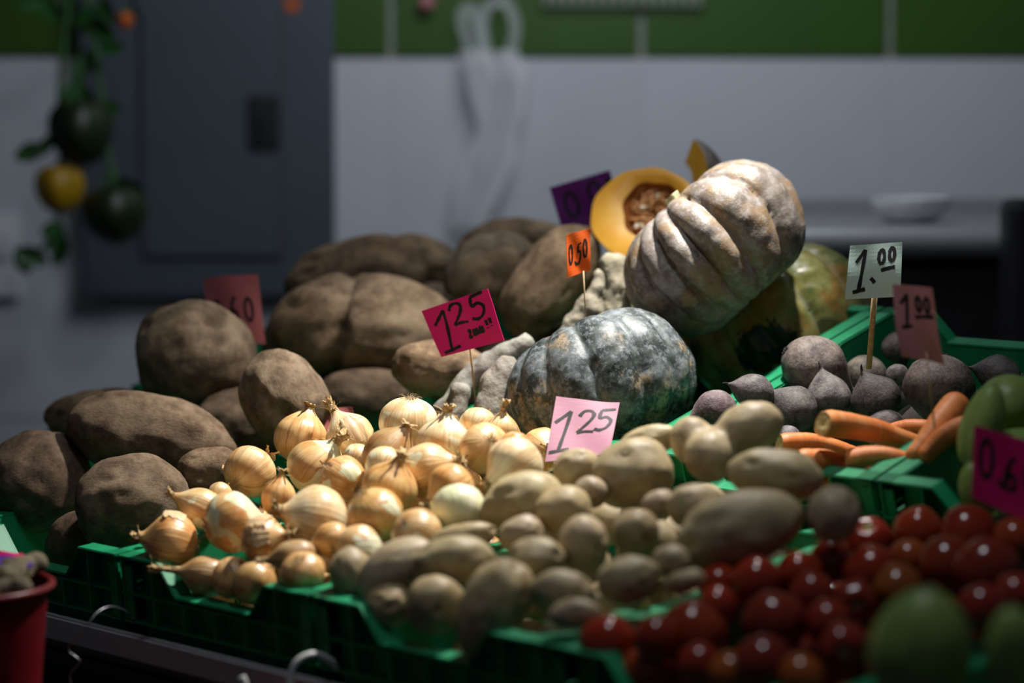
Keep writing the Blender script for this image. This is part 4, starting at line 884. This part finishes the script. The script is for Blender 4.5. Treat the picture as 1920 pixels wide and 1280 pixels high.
# halved pumpkin, cut face to the viewer
def half_pumpkin():
    z = 3.95; loc = P(1207, 398, z); R = sz(99, z); n = imgdir(-.24, -.42, .86); mw = zframe(n, loc, 0)
    e = link('halved_pumpkin', None, mw=mw); tag(e, 'halved orange pumpkin showing its seeds behind the beige one', 'cut pumpkin')
    rad = lambda th: R * (1 + .03 * math.cos(th * 2) + .012 * math.cos(9 * th))
    V, Fc, _ = grid(72, 20, lambda i, j: Vector((rad(i * 2 * PI) * math.cos(i * 2 * PI) * math.cos(j * PI / 2 * .999), rad(i * 2 * PI) * math.sin(i * 2 * PI) * math.cos(j * PI / 2 * .999), -R * .85 * math.sin(j * PI / 2)))); link('rind', mesh_of('rind', V, [f[::-1] for f in Fc]), MAT['beige'], e)
    cx, cy = R * .16, R * .08; rc = lambda th: R * .61 * (1 + .05 * math.sin(3 * th + 1) + .03 * math.sin(7 * th))
    def ff(i, j):
        th = i * 2 * PI; o = Vector((rad(th) * math.cos(th), rad(th) * math.sin(th), 0)); q = Vector((cx + rc(th) * math.cos(th), cy + rc(th) * math.sin(th), -.004)); p = o.lerp(q, j); p.z += .003 * math.sin(j * PI) ; return p
    V, Fc, _ = grid(72, 10, ff); link('flesh', mesh_of('flesh', V, Fc), MAT['flesh'], e)
    def pf(i, j):
        th = i * 2 * PI; r = rc(th) * math.cos(j * PI / 2 * .998); q = Vector((cx + r * math.cos(th), cy + r * math.sin(th), -.004 - R * .36 * math.sin(j * PI / 2) ** .8)); q.z += .010 * fb(q * 90, 3) * math.sin(j * PI / 2); return q
    V, Fc, _ = grid(72, 24, pf); link('pulp', mesh_of('pulp', V, Fc), MAT['pulp'], e)
    rnd = random.Random(3); V, Fc = [], []
    for k in range(90):
        th = rnd.uniform(0, 6.28); r0 = rnd.uniform(.6, 1.0) * R * .54; t2 = th + rnd.uniform(.4, 1.6); r1 = rnd.uniform(.1, .7) * R * .5
        a = Vector((cx + r0 * math.cos(th), cy + r0 * math.sin(th), -.012 - rnd.random() * .010)); b = Vector((cx + r1 * math.cos(t2), cy + r1 * math.sin(t2), -.008 - rnd.random() * .018)); m = (a + b) / 2 + Vector((rnd.uniform(-.01, .01), rnd.uniform(-.01, .01), rnd.uniform(-.006, .008)))
        tube_data(smooth_line([a, m, b], 5), lambda t: .0009 + .0016 * math.sin(t * PI), 5, V, Fc)
    o = link('fibres', mesh_of('fibres', V, Fc), MAT['fibre'], e); o['kind'] = 'stuff'
    V, Fc, _ = grid(14, 8, lambda i, j: Vector((math.cos(i * 2 * PI) * math.sin(.01 + j * 3.12) * .55 * (1 - .35 * j), math.sin(i * 2 * PI) * math.sin(.01 + j * 3.12) * .22, -math.cos(.01 + j * 3.12)))); sm = mesh_of('seed', V, Fc)
    for k, (x, y) in enumerate([(-.30, -.30), (-.25, -.18), (-.34, -.22), (-.18, -.34), (-.1, -.2), (.1, -.25), (.3, -.1), (.2, .15), (0, .2), (-.2, .1), (.35, .2), (-.28, -.02), (.05, .3), (-.12, -.32)]):
        link('seed', sm, MAT['seed'], e, Matrix.Translation((cx + x * R, cy + y * R, -.010 - .008 * (k % 3))) @ Matrix.Rotation(k * 1.3, 4, 'Z') @ Matrix.Rotation(PI / 2 - .5, 4, 'X') @ Matrix.Scale(.0085, 4))
    PLACED.append((loc + FWD * .03, R))
half_pumpkin()
def wedge():
    z = 4.10; loc = P(1268, 352, z); R = sz(96, z); mw = zframe(imgdir(.18, -.97, .05), loc, math.radians(32)); e = link('pumpkin_wedge', None, mw=mw); tag(e, 'wedge of cut orange pumpkin with pale rind peeking over the beige one', 'cut pumpkin')
    A = math.radians(100); ph = lambda j: .25 + j * (PI - .5)
    sp = lambda r, th, p: Vector((r * math.sin(p) * math.cos(th), r * math.sin(p) * math.sin(th), r * math.cos(p)))
    V, Fc, _ = grid(20, 24, lambda i, j: sp(R * (1 + .03 * abs(math.sin(i * 6))), i * A, ph(j)), False); link('rind', mesh_of('rind', V, [f[::-1] for f in Fc]), MAT['beige'], e)
    V, Fc, _ = grid(16, 24, lambda i, j: sp(R * .52, i * A, ph(j)) + .003 * Vector((math.sin(j * 60), math.cos(i * 50), 0)), False); link('pulp', mesh_of('pulp', V, Fc), MAT['pulp'], e)
    for th in (0, A):
        V, Fc, _ = grid(8, 24, lambda i, j: sp(R * (1 - .48 * i), th, ph(j)), False); link('flesh', mesh_of('flesh', V, Fc), MAT['flesh'], e)
    for j in (0, 1):
        V, Fc, _ = grid(8, 12, lambda i, k: sp(R * (1 - .48 * i), k * A, ph(j)), False); link('flesh', mesh_of('flesh', V, Fc), MAT['flesh'], e)
wedge()
pumpkin(P(1262, 575, 4.02), imgdir(.1, -1, .1), .095, .075, 'beige', 'pumpkin hidden in shade below the halved one', 13, .12, 12)

pumpkin(P(1206, 640, 3.86), imgdir(.0, -1, .1), .08, .07, 'mottled', 'pumpkin hidden behind the slate blue grey one', 13, .12, 15)
# ------------------------------------------------------------------ pale roots
def root(balls_px, z, label, vox=.0045, tint=(1, 1, 1), nz=.003, group='pale knobbly roots'):
    c = P(balls_px[0][0], balls_px[0][1], z); s = z / F; bl = []
    for k, (u, v, r, dz) in enumerate(balls_px):
        bl.append((P(u, v, z + dz) - c, r * s))
        if k:                                              # bridge to the previous ball
            u0, v0, r0, d0 = balls_px[k - 1]
            for t in (.33, .66): bl.append((P(u0 + (u - u0) * t, v0 + (v - v0) * t, z + d0 + (dz - d0) * t) - c, (r0 + (r - r0) * t) * s * .94))
    o = link('root_vegetable', lobes_mesh('root_vegetable', bl, vox, int(c.x * 100), nz), MAT['pale_root'], None, Matrix.Translation(c), (*tint, 1)); tag(o, label, 'root vegetable', group); return o
root([(985, 642, 17, 0), (950, 662, 22, 0), (912, 690, 28, 0), (880, 712, 26, 0), (856, 742, 22, -.01), (822, 768, 14, -.02)], 3.66, 'pale grey branching root, its long arm under the magenta card')
root([(950, 690, 26, 0), (932, 722, 34, 0), (918, 762, 32, -.01), (925, 795, 26, -.02)], 3.60, 'stout pale grey root right behind the onions by the slate pumpkin', tint=(1.05, 1.03, 1.0))
root([(862, 735, 22, 0), (858, 770, 20, -.01), (838, 795, 16, -.02)], 3.63, 'short pale grey root hanging down behind the onions', tint=(.95, .94, .92))
root([(1150, 500, 30, 0), (1158, 540, 36, 0), (1150, 585, 34, 0), (1130, 620, 30, 0)], 3.80, 'thick cream root between the slate and beige pumpkins', tint=(1.35, 1.25, 1.05), nz=.004)
root([(1122, 516, 12, 0), (1120, 545, 16, 0), (1104, 580, 28, 0), (1080, 612, 26, 0), (1060, 630, 18, 0)], 3.76, 'hairy beige root behind the flag stick of the slate pumpkin', tint=(1.2, 1.12, .98), nz=.005)
o = link('beet', lump_mesh('beet', .022, .02, .02, 5), MAT['beet'], None, basis(RIGHT, UP, -FWD, P(985, 672, 3.72)), (.9, .6, .7, 1)); tag(o, 'single small purple beet behind the pale grey roots', 'beet')

# ------------------------------------------------------------------ hidden fillers that carry the heaps
def fill(kind, plane, r, label, group, seed, under, smin=.03, smax=.36, tmin=.05, tmax=.55, n=400, cap=60):
    ext = dict(onion=1.13, potato=1.06, yam=1.16, tomato=1.03, beet=1.08, chayote=1.28)[kind]
    fr, h0, sl = plane; rnd = random.Random(seed); cnt = 0; out = []
    for _ in range(n):
        re = r * ext; s, t = rnd.uniform(.031 + re, .363 - re), rnd.uniform(.031 + re, .563 - re); top = h0 + sl * t - under
        lo = -CH + re + .005; h = lo if rnd.random() < .45 or top < lo else rnd.uniform(lo, top)
        p = world(s, t, h, fr)
        if any((p - q).length < re + R for q, R in PLACED) or any((p - q).length < 2 * re for q in out): continue
        out.append(p); cnt += 1
        if cnt >= cap: break
    for p in out:
        PLACED.append((p, r))
        d = Vector((rnd.gauss(0, 1), rnd.gauss(0, 1), rnd.gauss(0, 1)))
        if kind == 'onion': make_onion(p, d, r * .94, .95, .05, (1, .92, .8), .85, 0, label, rnd, group)
        elif kind == 'potato':
            if 'pot' not in FM: FM['pot'] = lump_mesh('potato', 1, .85, .85, 5, .05, 1.2, [], 6, .06, 4)
            o = link('potato', FM['pot'], MAT['potato'], None, zframe(d, p, rnd.uniform(0, 6)) @ Matrix.Scale(r, 4), (.95, .95, .9, 1)); tag(o, label, 'potato', group)
        elif kind == 'yam':
            if 'yam' not in FM: FM['yam'] = lump_mesh('yam', 1.1, .95, .95, 9, .07, 1.5, [], 5, .05, 5, 0, 0, .012, 11)
            o = link('yam', FM['yam'], MAT['yam'], None, zframe(d, p, 0) @ Matrix.Scale(r, 4), (.8, .75, .7, 1)); tag(o, label, 'yam', group)
        elif kind == 'tomato':
            if 'tom' not in FM: FM['tom'] = lump_mesh('tomato', 1, 1, .9, 2, .02, 1, [((0, 0, 1), .3, .12)], 0, 0, 4, fine=0)
            o = link('tomato', FM['tom'], MAT['tomato'], None, zframe(d, p, 0) @ Matrix.Scale(r, 4), (.9, .9, .9, 1)); tag(o, label, 'tomato', group)
        elif kind == 'beet':
            if 'bee' not in FM: FM['bee'] = lump_mesh('beet', 1, .9, .9, 3, .06, 1.3, [], 0, 0, 4)
            o = link('beet', FM['bee'], MAT['beet'], None, zframe(d, p, 0) @ Matrix.Scale(r, 4), (.8, .8, .8, 1)); tag(o, label, 'beet', group)
        elif kind == 'chayote':
            if 'cha' not in FM: FM['cha'] = lump_mesh('chayote', 1.25, .95, .9, 8, .05, 1.3, [((1, 0, 0), .35, .15)], 0, 0, 4, -.2)
            o = link('chayote', FM['cha'], MAT['chayote'], None, zframe(d, p, 0) @ Matrix.Scale(r, 4), (.9, .9, .9, 1)); tag(o, label, 'chayote', group)
FM = {}
fill('onion', PL_ON, .034, 'golden onion buried under the other onions of the heap', 'onions buried in the heap', 1, .055, cap=70, n=3000)
fill('potato', PL_PO, .036, 'tan potato buried under the other potatoes of the heap', 'potatoes buried in the heap', 2, .055, cap=60, n=3000)
fill('tomato', PL_TO, .029, 'red tomato buried under the other tomatoes of the heap', 'tomatoes buried in the heap', 3, .05, cap=60, n=3000)
fill('beet', PL_BE, .036, 'dark beet buried under the other beets', 'beets buried in the crate', 4, .06, cap=30, n=900)
fill('yam', (FR[(1, -1)], .06, .1), .055, 'dark yam buried under the other yams', 'yams buried in the crates', 5, .06, .0, .4, .08, .55, 900, 14)
fill('yam', (FR[(2, -1)], .02, .15), .058, 'dark yam buried under the large yams at the back', 'yams buried in the crates', 6, .06, .0, .4, .08, .55, 900, 14)
fill('chayote', (FR[(1, 3)], .03, .05), .042, 'chayote buried in the nearest chayote crate', 'chayotes buried in the crates', 7, .05, cap=25, n=900)
fill('chayote', (FR[(2, 2)], .0, .05), .042, 'chayote buried in the chayote crate behind the tomatoes', 'chayotes buried in the crates', 8, .03, cap=25, n=900)

# ------------------------------------------------------------------ price cards
def ell(cx, cy, rx, ry, n=14, a0=1.9): return [(cx + rx * math.cos(a0 + 2 * PI * i / n * 1.04), cy + ry * math.sin(a0 + 2 * PI * i / n * 1.04)) for i in range(n + 1)]
GL = {'0': [ell(.3, .5, .27, .48)], '1': [[(.06, .70), (.25, .84), (.47, 1.0)], [(.47, 1.0), (.38, .5), (.28, .03)], [(.02, .0), (.3, .03), (.58, .07)]],
      '2': [[(.04, .74), (.18, .95), (.42, .97), (.52, .78), (.38, .48), (.04, .08)], [(.04, .08), (.3, .1), (.6, .06)]],
      '5': [[(.62, 1.0), (.36, .97), (.16, .94)], [(.16, .94), (.12, .58), (.36, .62), (.52, .42), (.42, .12), (.2, .0), (.0, .08)]],
      '6': [[(.46, 1.0), (.22, .78), (.06, .38), (.16, .05), (.40, .03), (.52, .26), (.34, .48), (.10, .32)]], '.': [[(.0, .22), (.15, .02), (.26, -.2)]],
      '_': [[(0, .0), (.5, .06), (1, .1)]], 'z': [[(0, .9), (.5, 1), (.1, .1), (.6, .1)]], 'm': [[(0, 0), (.1, .8), (.3, .2), (.5, .85), (.6, .1)]], 'n': [[(0, 0), (.05, .8), (.4, .1), (.5, .9)]], '!': [[(.2, 1), (.2, .35)], [(.2, .1), (.2, 0)]]}
def card(name, corners, zs, mat, glyphs, label, th=.0012, bend=.0, bend2=.0, ink=.0022, stick=None, group='handwritten price cards', edge=None):
    """corners tl, tr, br, bl in pixels; zs depths"""
    tl, tr, br, bl = [P(*c, z) for c, z in zip(corners, zs)]; c0 = (bl + br) / 2
    e = link(name, None, mw=Matrix.Translation(c0)); tag(e, label, 'price card', group)
    nn = (tr - tl).cross(tl - bl).normalized()
    if nn.dot(FWD) > 0: nn = -nn
    def S(s, t, off=0):
        p = bl.lerp(br, s).lerp(tl.lerp(tr, s), t); return p - c0 + nn * (off + bend * math.sin(s * PI) + bend2 * math.sin(t * PI * 1.3) + .0012 * math.sin(s * 7 + t * 5))
    n = 14; V, Fc = [], []
    for off in (th / 2, -th / 2):
        V += [S(i / n, j / n, off) for j in range(n + 1) for i in range(n + 1)]
    q = (n + 1) ** 2
    for j in range(n):
        for i in range(n):
            a = j * (n + 1) + i; Fc.append((a, a + 1, a + n + 2, a + n + 1)); Fc.append((q + a + n + 1, q + a + n + 2, q + a + 1, q + a))
    ring = [i for i in range(n)] + [j * (n + 1) + n for j in range(n)] + [n * (n + 1) + i for i in range(n, 0, -1)] + [j * (n + 1) for j in range(n, 0, -1)]
    for a, b in zip(ring, ring[1:] + ring[:1]): Fc.append((b, a, q + a, q + b))
    me = mesh_of('card', V, Fc, None, False); pc = link('card', me, MAT[mat], e)
    wx, wy = (br - bl).length, (tl - bl).length
    for g, x, y, h, wd in glyphs:
        V, Fc = [], []
        for st in GL[g]:
            pl = smooth_line([Vector((x + a * wd, y + b * h, 0)) for a, b in st], 7); b0 = len(V)
            for i, p in enumerate(pl):
                d = pl[min(i + 1, len(pl) - 1)] - pl[max(i - 1, 0)]; d = Vector((d.x * wx, d.y * wy)); d = d.normalized() if d.length > 1e-9 else Vector((1, 0)); k = ink * (.85 + .3 * noise.noise(Vector((i * .3, x * 9, y * 9))))
                ox, oy = -d.y * k / wx, d.x * k / wy
                V.append(S(p.x + ox, p.y + oy, th / 2 + .0004)); V.append(S(p.x - ox, p.y - oy, th / 2 + .0004))
            for i in range(len(pl) - 1): Fc.append((b0 + 2 * i, b0 + 2 * i + 1, b0 + 2 * i + 3, b0 + 2 * i + 2))
        link('lettering', mesh_of('lettering', V, Fc), MAT['ink'], pc)
    if stick:
        (u0, v0, z0), (u1, v1, z1), r = stick; a, b = P(u0, v0, z0) - c0, P(u1, v1, z1) - c0
        tube('stick', [a, b], r, MAT['wood'], e, 10)
    return e
card('price_card', [(1043, 742), (1162, 754), (1143, 848), (1022, 866)], [3.33, 3.33, 3.27, 3.27], 'pink', [('1', .02, .13, .66, .55), ('2', .40, .42, .40, .46), ('5', .68, .46, .40, .46)], 'light pink card reading 125 in front of the slate pumpkin', bend=-.004, ink=.0030, stick=((1085, 800, 3.306), (1080, 900, 3.31), .0015))
card('price_card', [(790, 583), (914, 541), (946, 638), (828, 669)], [3.56, 3.52, 3.52, 3.56], 'magenta', [('1', .07, .06, .82, .48), ('2', .36, .50, .44, .38), ('5', .66, .52, .46, .40), ('z', .52, .22, .13, .08), ('m', .60, .22, .15, .12), ('n', .71, .24, .15, .09), ('!', .82, .30, .16, .08), ('!', .88, .32, .16, .08)], 'bright magenta card reading 125 in front of the brown yams', ink=.0027, stick=((880, 640, 3.545), (893, 760, 3.62), .0015))
card('price_card', [(1062, 440), (1107, 428), (1107, 506), (1063, 521)], [3.54, 3.55, 3.55, 3.54], 'orange', [('0', .10, .28, .46, .28), ('.', .36, .27, .25, .3), ('5', .46, .24, .48, .26), ('0', .70, .34, .44, .26)], 'small orange flag reading 0.50 on a toothpick in the slate pumpkin', bend=-.003, ink=.0016, stick=((1094, 508, 3.547), (1099, 614, 3.56), .0011))
card('price_card', [(1030, 352), (1143, 319), (1168, 412), (1056, 437)], [4.08, 4.07, 4.07, 4.08], 'purple', [('0', .16, .26, .54, .36), ('.', .50, .24, .3, .3), ('0', .58, .46, .42, .32), ('0', .9, .55, .3, .14)], 'purple board with a hand written 0.0 beside the halved pumpkin', th=.005, ink=.0034, stick=((1100, 425, 4.078), (1112, 545, 4.07), .002))
card('price_card', [(1594, 460), (1692, 453), (1688, 556), (1584, 561)], [3.38, 3.37, 3.37, 3.38], 'mint', [('1', .12, .12, .78, .40), ('.', .44, .32, .22, .3), ('0', .56, .62, .26, .20), ('0', .76, .66, .25, .18), ('_', .62, .50, .5, .26)], 'crumpled mint green card reading 1.00 on a thick bamboo stick', bend=-.004, bend2=.003, ink=.0030, stick=((1641, 540, 3.384), (1629, 690, 3.44), .0042))
card('price_card', [(1671, 533), (1746, 540), (1772, 684), (1691, 668)], [3.06, 3.03, 3.03, 3.06], 'rose', [('1', .12, .42, .46, .38), ('0', .50, .66, .2, .22), ('0', .72, .66, .2, .22), ('_', .44, .58, .4, .5)], 'curled salmon flag reading 1.00 above the carrots', bend=-.007, bend2=.003, ink=.0026, stick=((1737, 660, 3.045), (1752, 800, 3.05), .0012))
card('price_card', [(1826, 796), (1990, 846), (1975, 1000), (1822, 932)], [2.86, 2.83, 2.83, 2.86], 'hotpink', [('0', .08, .34, .52, .26), ('.', .30, .32, .25, .3), ('6', .38, .30, .44, .24), ('0', .62, .34, .44, .26)], 'deep magenta card reading 0.60 at the right picture edge', ink=.0034, bend=-.004, stick=((1890, 940, 2.86), (1890, 1010, 2.87), .0015))
card('price_card', [(380, 523), (482, 514), (498, 645), (396, 640)], [4.02, 3.98, 3.96, 4.0], 'salmon', [('0', .16, .30, .34, .24), ('.', .40, .28, .25, .3), ('6', .48, .30, .38, .24), ('0', .74, .32, .34, .22)], 'salmon card reading 0.60 behind the round dark yam', bend=.008, ink=.0030, stick=((450, 600, 4.0), (455, 740, 4.0), .0015))
card('price_card', [(593, 768), (660, 762), (672, 812), (600, 818)], [3.66, 3.66, 3.66, 3.66], 'salmon', [], 'small blank salmon card mostly buried behind the onions', bend=-.003, stick=((630, 800, 3.664), (632, 860, 3.66), .0015))

# ------------------------------------------------------------------ small front things: bucket, wire, hook
def bucket():
    z = 2.95; c = P(-62, 1098, z); R = .098; e = link('red_bucket', None, mw=Matrix.Translation(c - Vector((0, 0, .26)))); tag(e, 'red plastic bucket of roots at the lower left edge', 'bucket')
    V, Fc, _ = grid(48, 12, lambda i, j: Vector((math.cos(i * 2 * PI), math.sin(i * 2 * PI), 0)) * R * (.78 + .22 * j) + Vector((0, 0, .26 * j))); Fc.append(tuple(range(48))[::-1]); link('body', mesh_of('body', V, Fc), MAT['red_plastic'], e)
    V, Fc, _ = grid(48, 10, lambda i, j: Vector((math.cos(i * 2 * PI), math.sin(i * 2 * PI), 0)) * (R + .004 + .005 * math.cos(j * 2 * PI)) + Vector((0, 0, .26 + .005 * math.sin(j * 2 * PI)))); link('rim', mesh_of('rim', V, Fc), MAT['red_plastic'], e)
    s = link('side_stand', None, mw=Matrix.Translation(Vector((c.x, c.y, 0)))); h = c.z - .26; tag(s, 'dark crate stand carrying the red bucket', 'stand')
    box('top', (0, 0, h - .011), (.26, .26, .02), MAT['dark_board'], s)
    for x in (-.11, .11):
        for y in (-.11, .11): box('leg', (x, y, (h - .02) / 2), (.025, .025, h - .02), MAT['dark_board'], s)
    rnd = random.Random(8)
    for k, (dx, dy, dz) in enumerate([(.03, -.03, -.005), (.055, .02, .01), (-.01, .03, .02), (-.04, -.03, .0), (.0, -.06, .0), (-.05, .04, .01)]):
        p = c + Vector((dx, dy, dz)); bl = [((0, 0, 0), .02), ((.022, .006, .004), .017), ((.042, .0, .008), .015), ((.018, .024, .006), .013), ((-.022, .0, 0), .017)]
        o = link('root_vegetable', lobes_mesh('root_vegetable', bl, .004, k, .002), MAT['pale_root'], None, Matrix.Translation(p) @ Matrix.Rotation(k * 1.1, 4, 'Z'), (.7, .6, .45, 1)); tag(o, 'brown knobbly ginger like root in the red bucket', 'root vegetable', 'roots in the red bucket')
    card('price_card', [(-10, 1040), (58, 1048), (62, 1064), (-10, 1062)], [3.02, 3.0, 2.96, 2.98], 'violet', [], 'small violet card lying on the roots in the red bucket', th=.001)
bucket()
card('price_card', [(-24, 1034), (40, 1036), (82, 1058), (-22, 1060)], [3.10, 3.08, 3.02, 3.04], 'hotpink', [], 'dim crimson card leaning behind the roots in the red bucket', th=.001)
f1 = FR[(1, 0)]
tube('bent_wire', smooth_line([P(u, v, z) for u, v, z in [(248, 1160, 3.16), (232, 1143, 3.14), (205, 1137, 3.11), (180, 1150, 3.09), (160, 1178, 3.08), (128, 1215, 3.08), (150, 1240, 3.08), (131, 1266, 3.08), (140, 1300, 3.08)]], 6), .0009, MAT['wire'])
tag(bpy.data.objects['bent_wire'], 'thin bent metal wire hanging over the rail below the onions', 'wire')
zr = depth(world(.45, -.012, -.118, f1))
tube('rail_hook', smooth_line([P(u, v, zr + d) for u, v, d in [(632, 1252, .02), (618, 1238, .0), (590, 1226, -.022), (562, 1236, -.032), (546, 1262, -.034), (542, 1300, -.034), (545, 1340, -.03)]], 8), .0042, MAT['hook'])
tag(bpy.data.objects['rail_hook'], 'white plastic hook hung over the steel rail below the potatoes', 'hook')
tube('rail_hook', smooth_line([P(u, v, zr - .02) for u, v in [(452, 1268), (458, 1285), (460, 1320)]], 6), .0055, MAT['hook'])
tag(bpy.data.objects['rail_hook.001'], 'second pale hook barely visible at the bottom edge under the rail', 'hook')
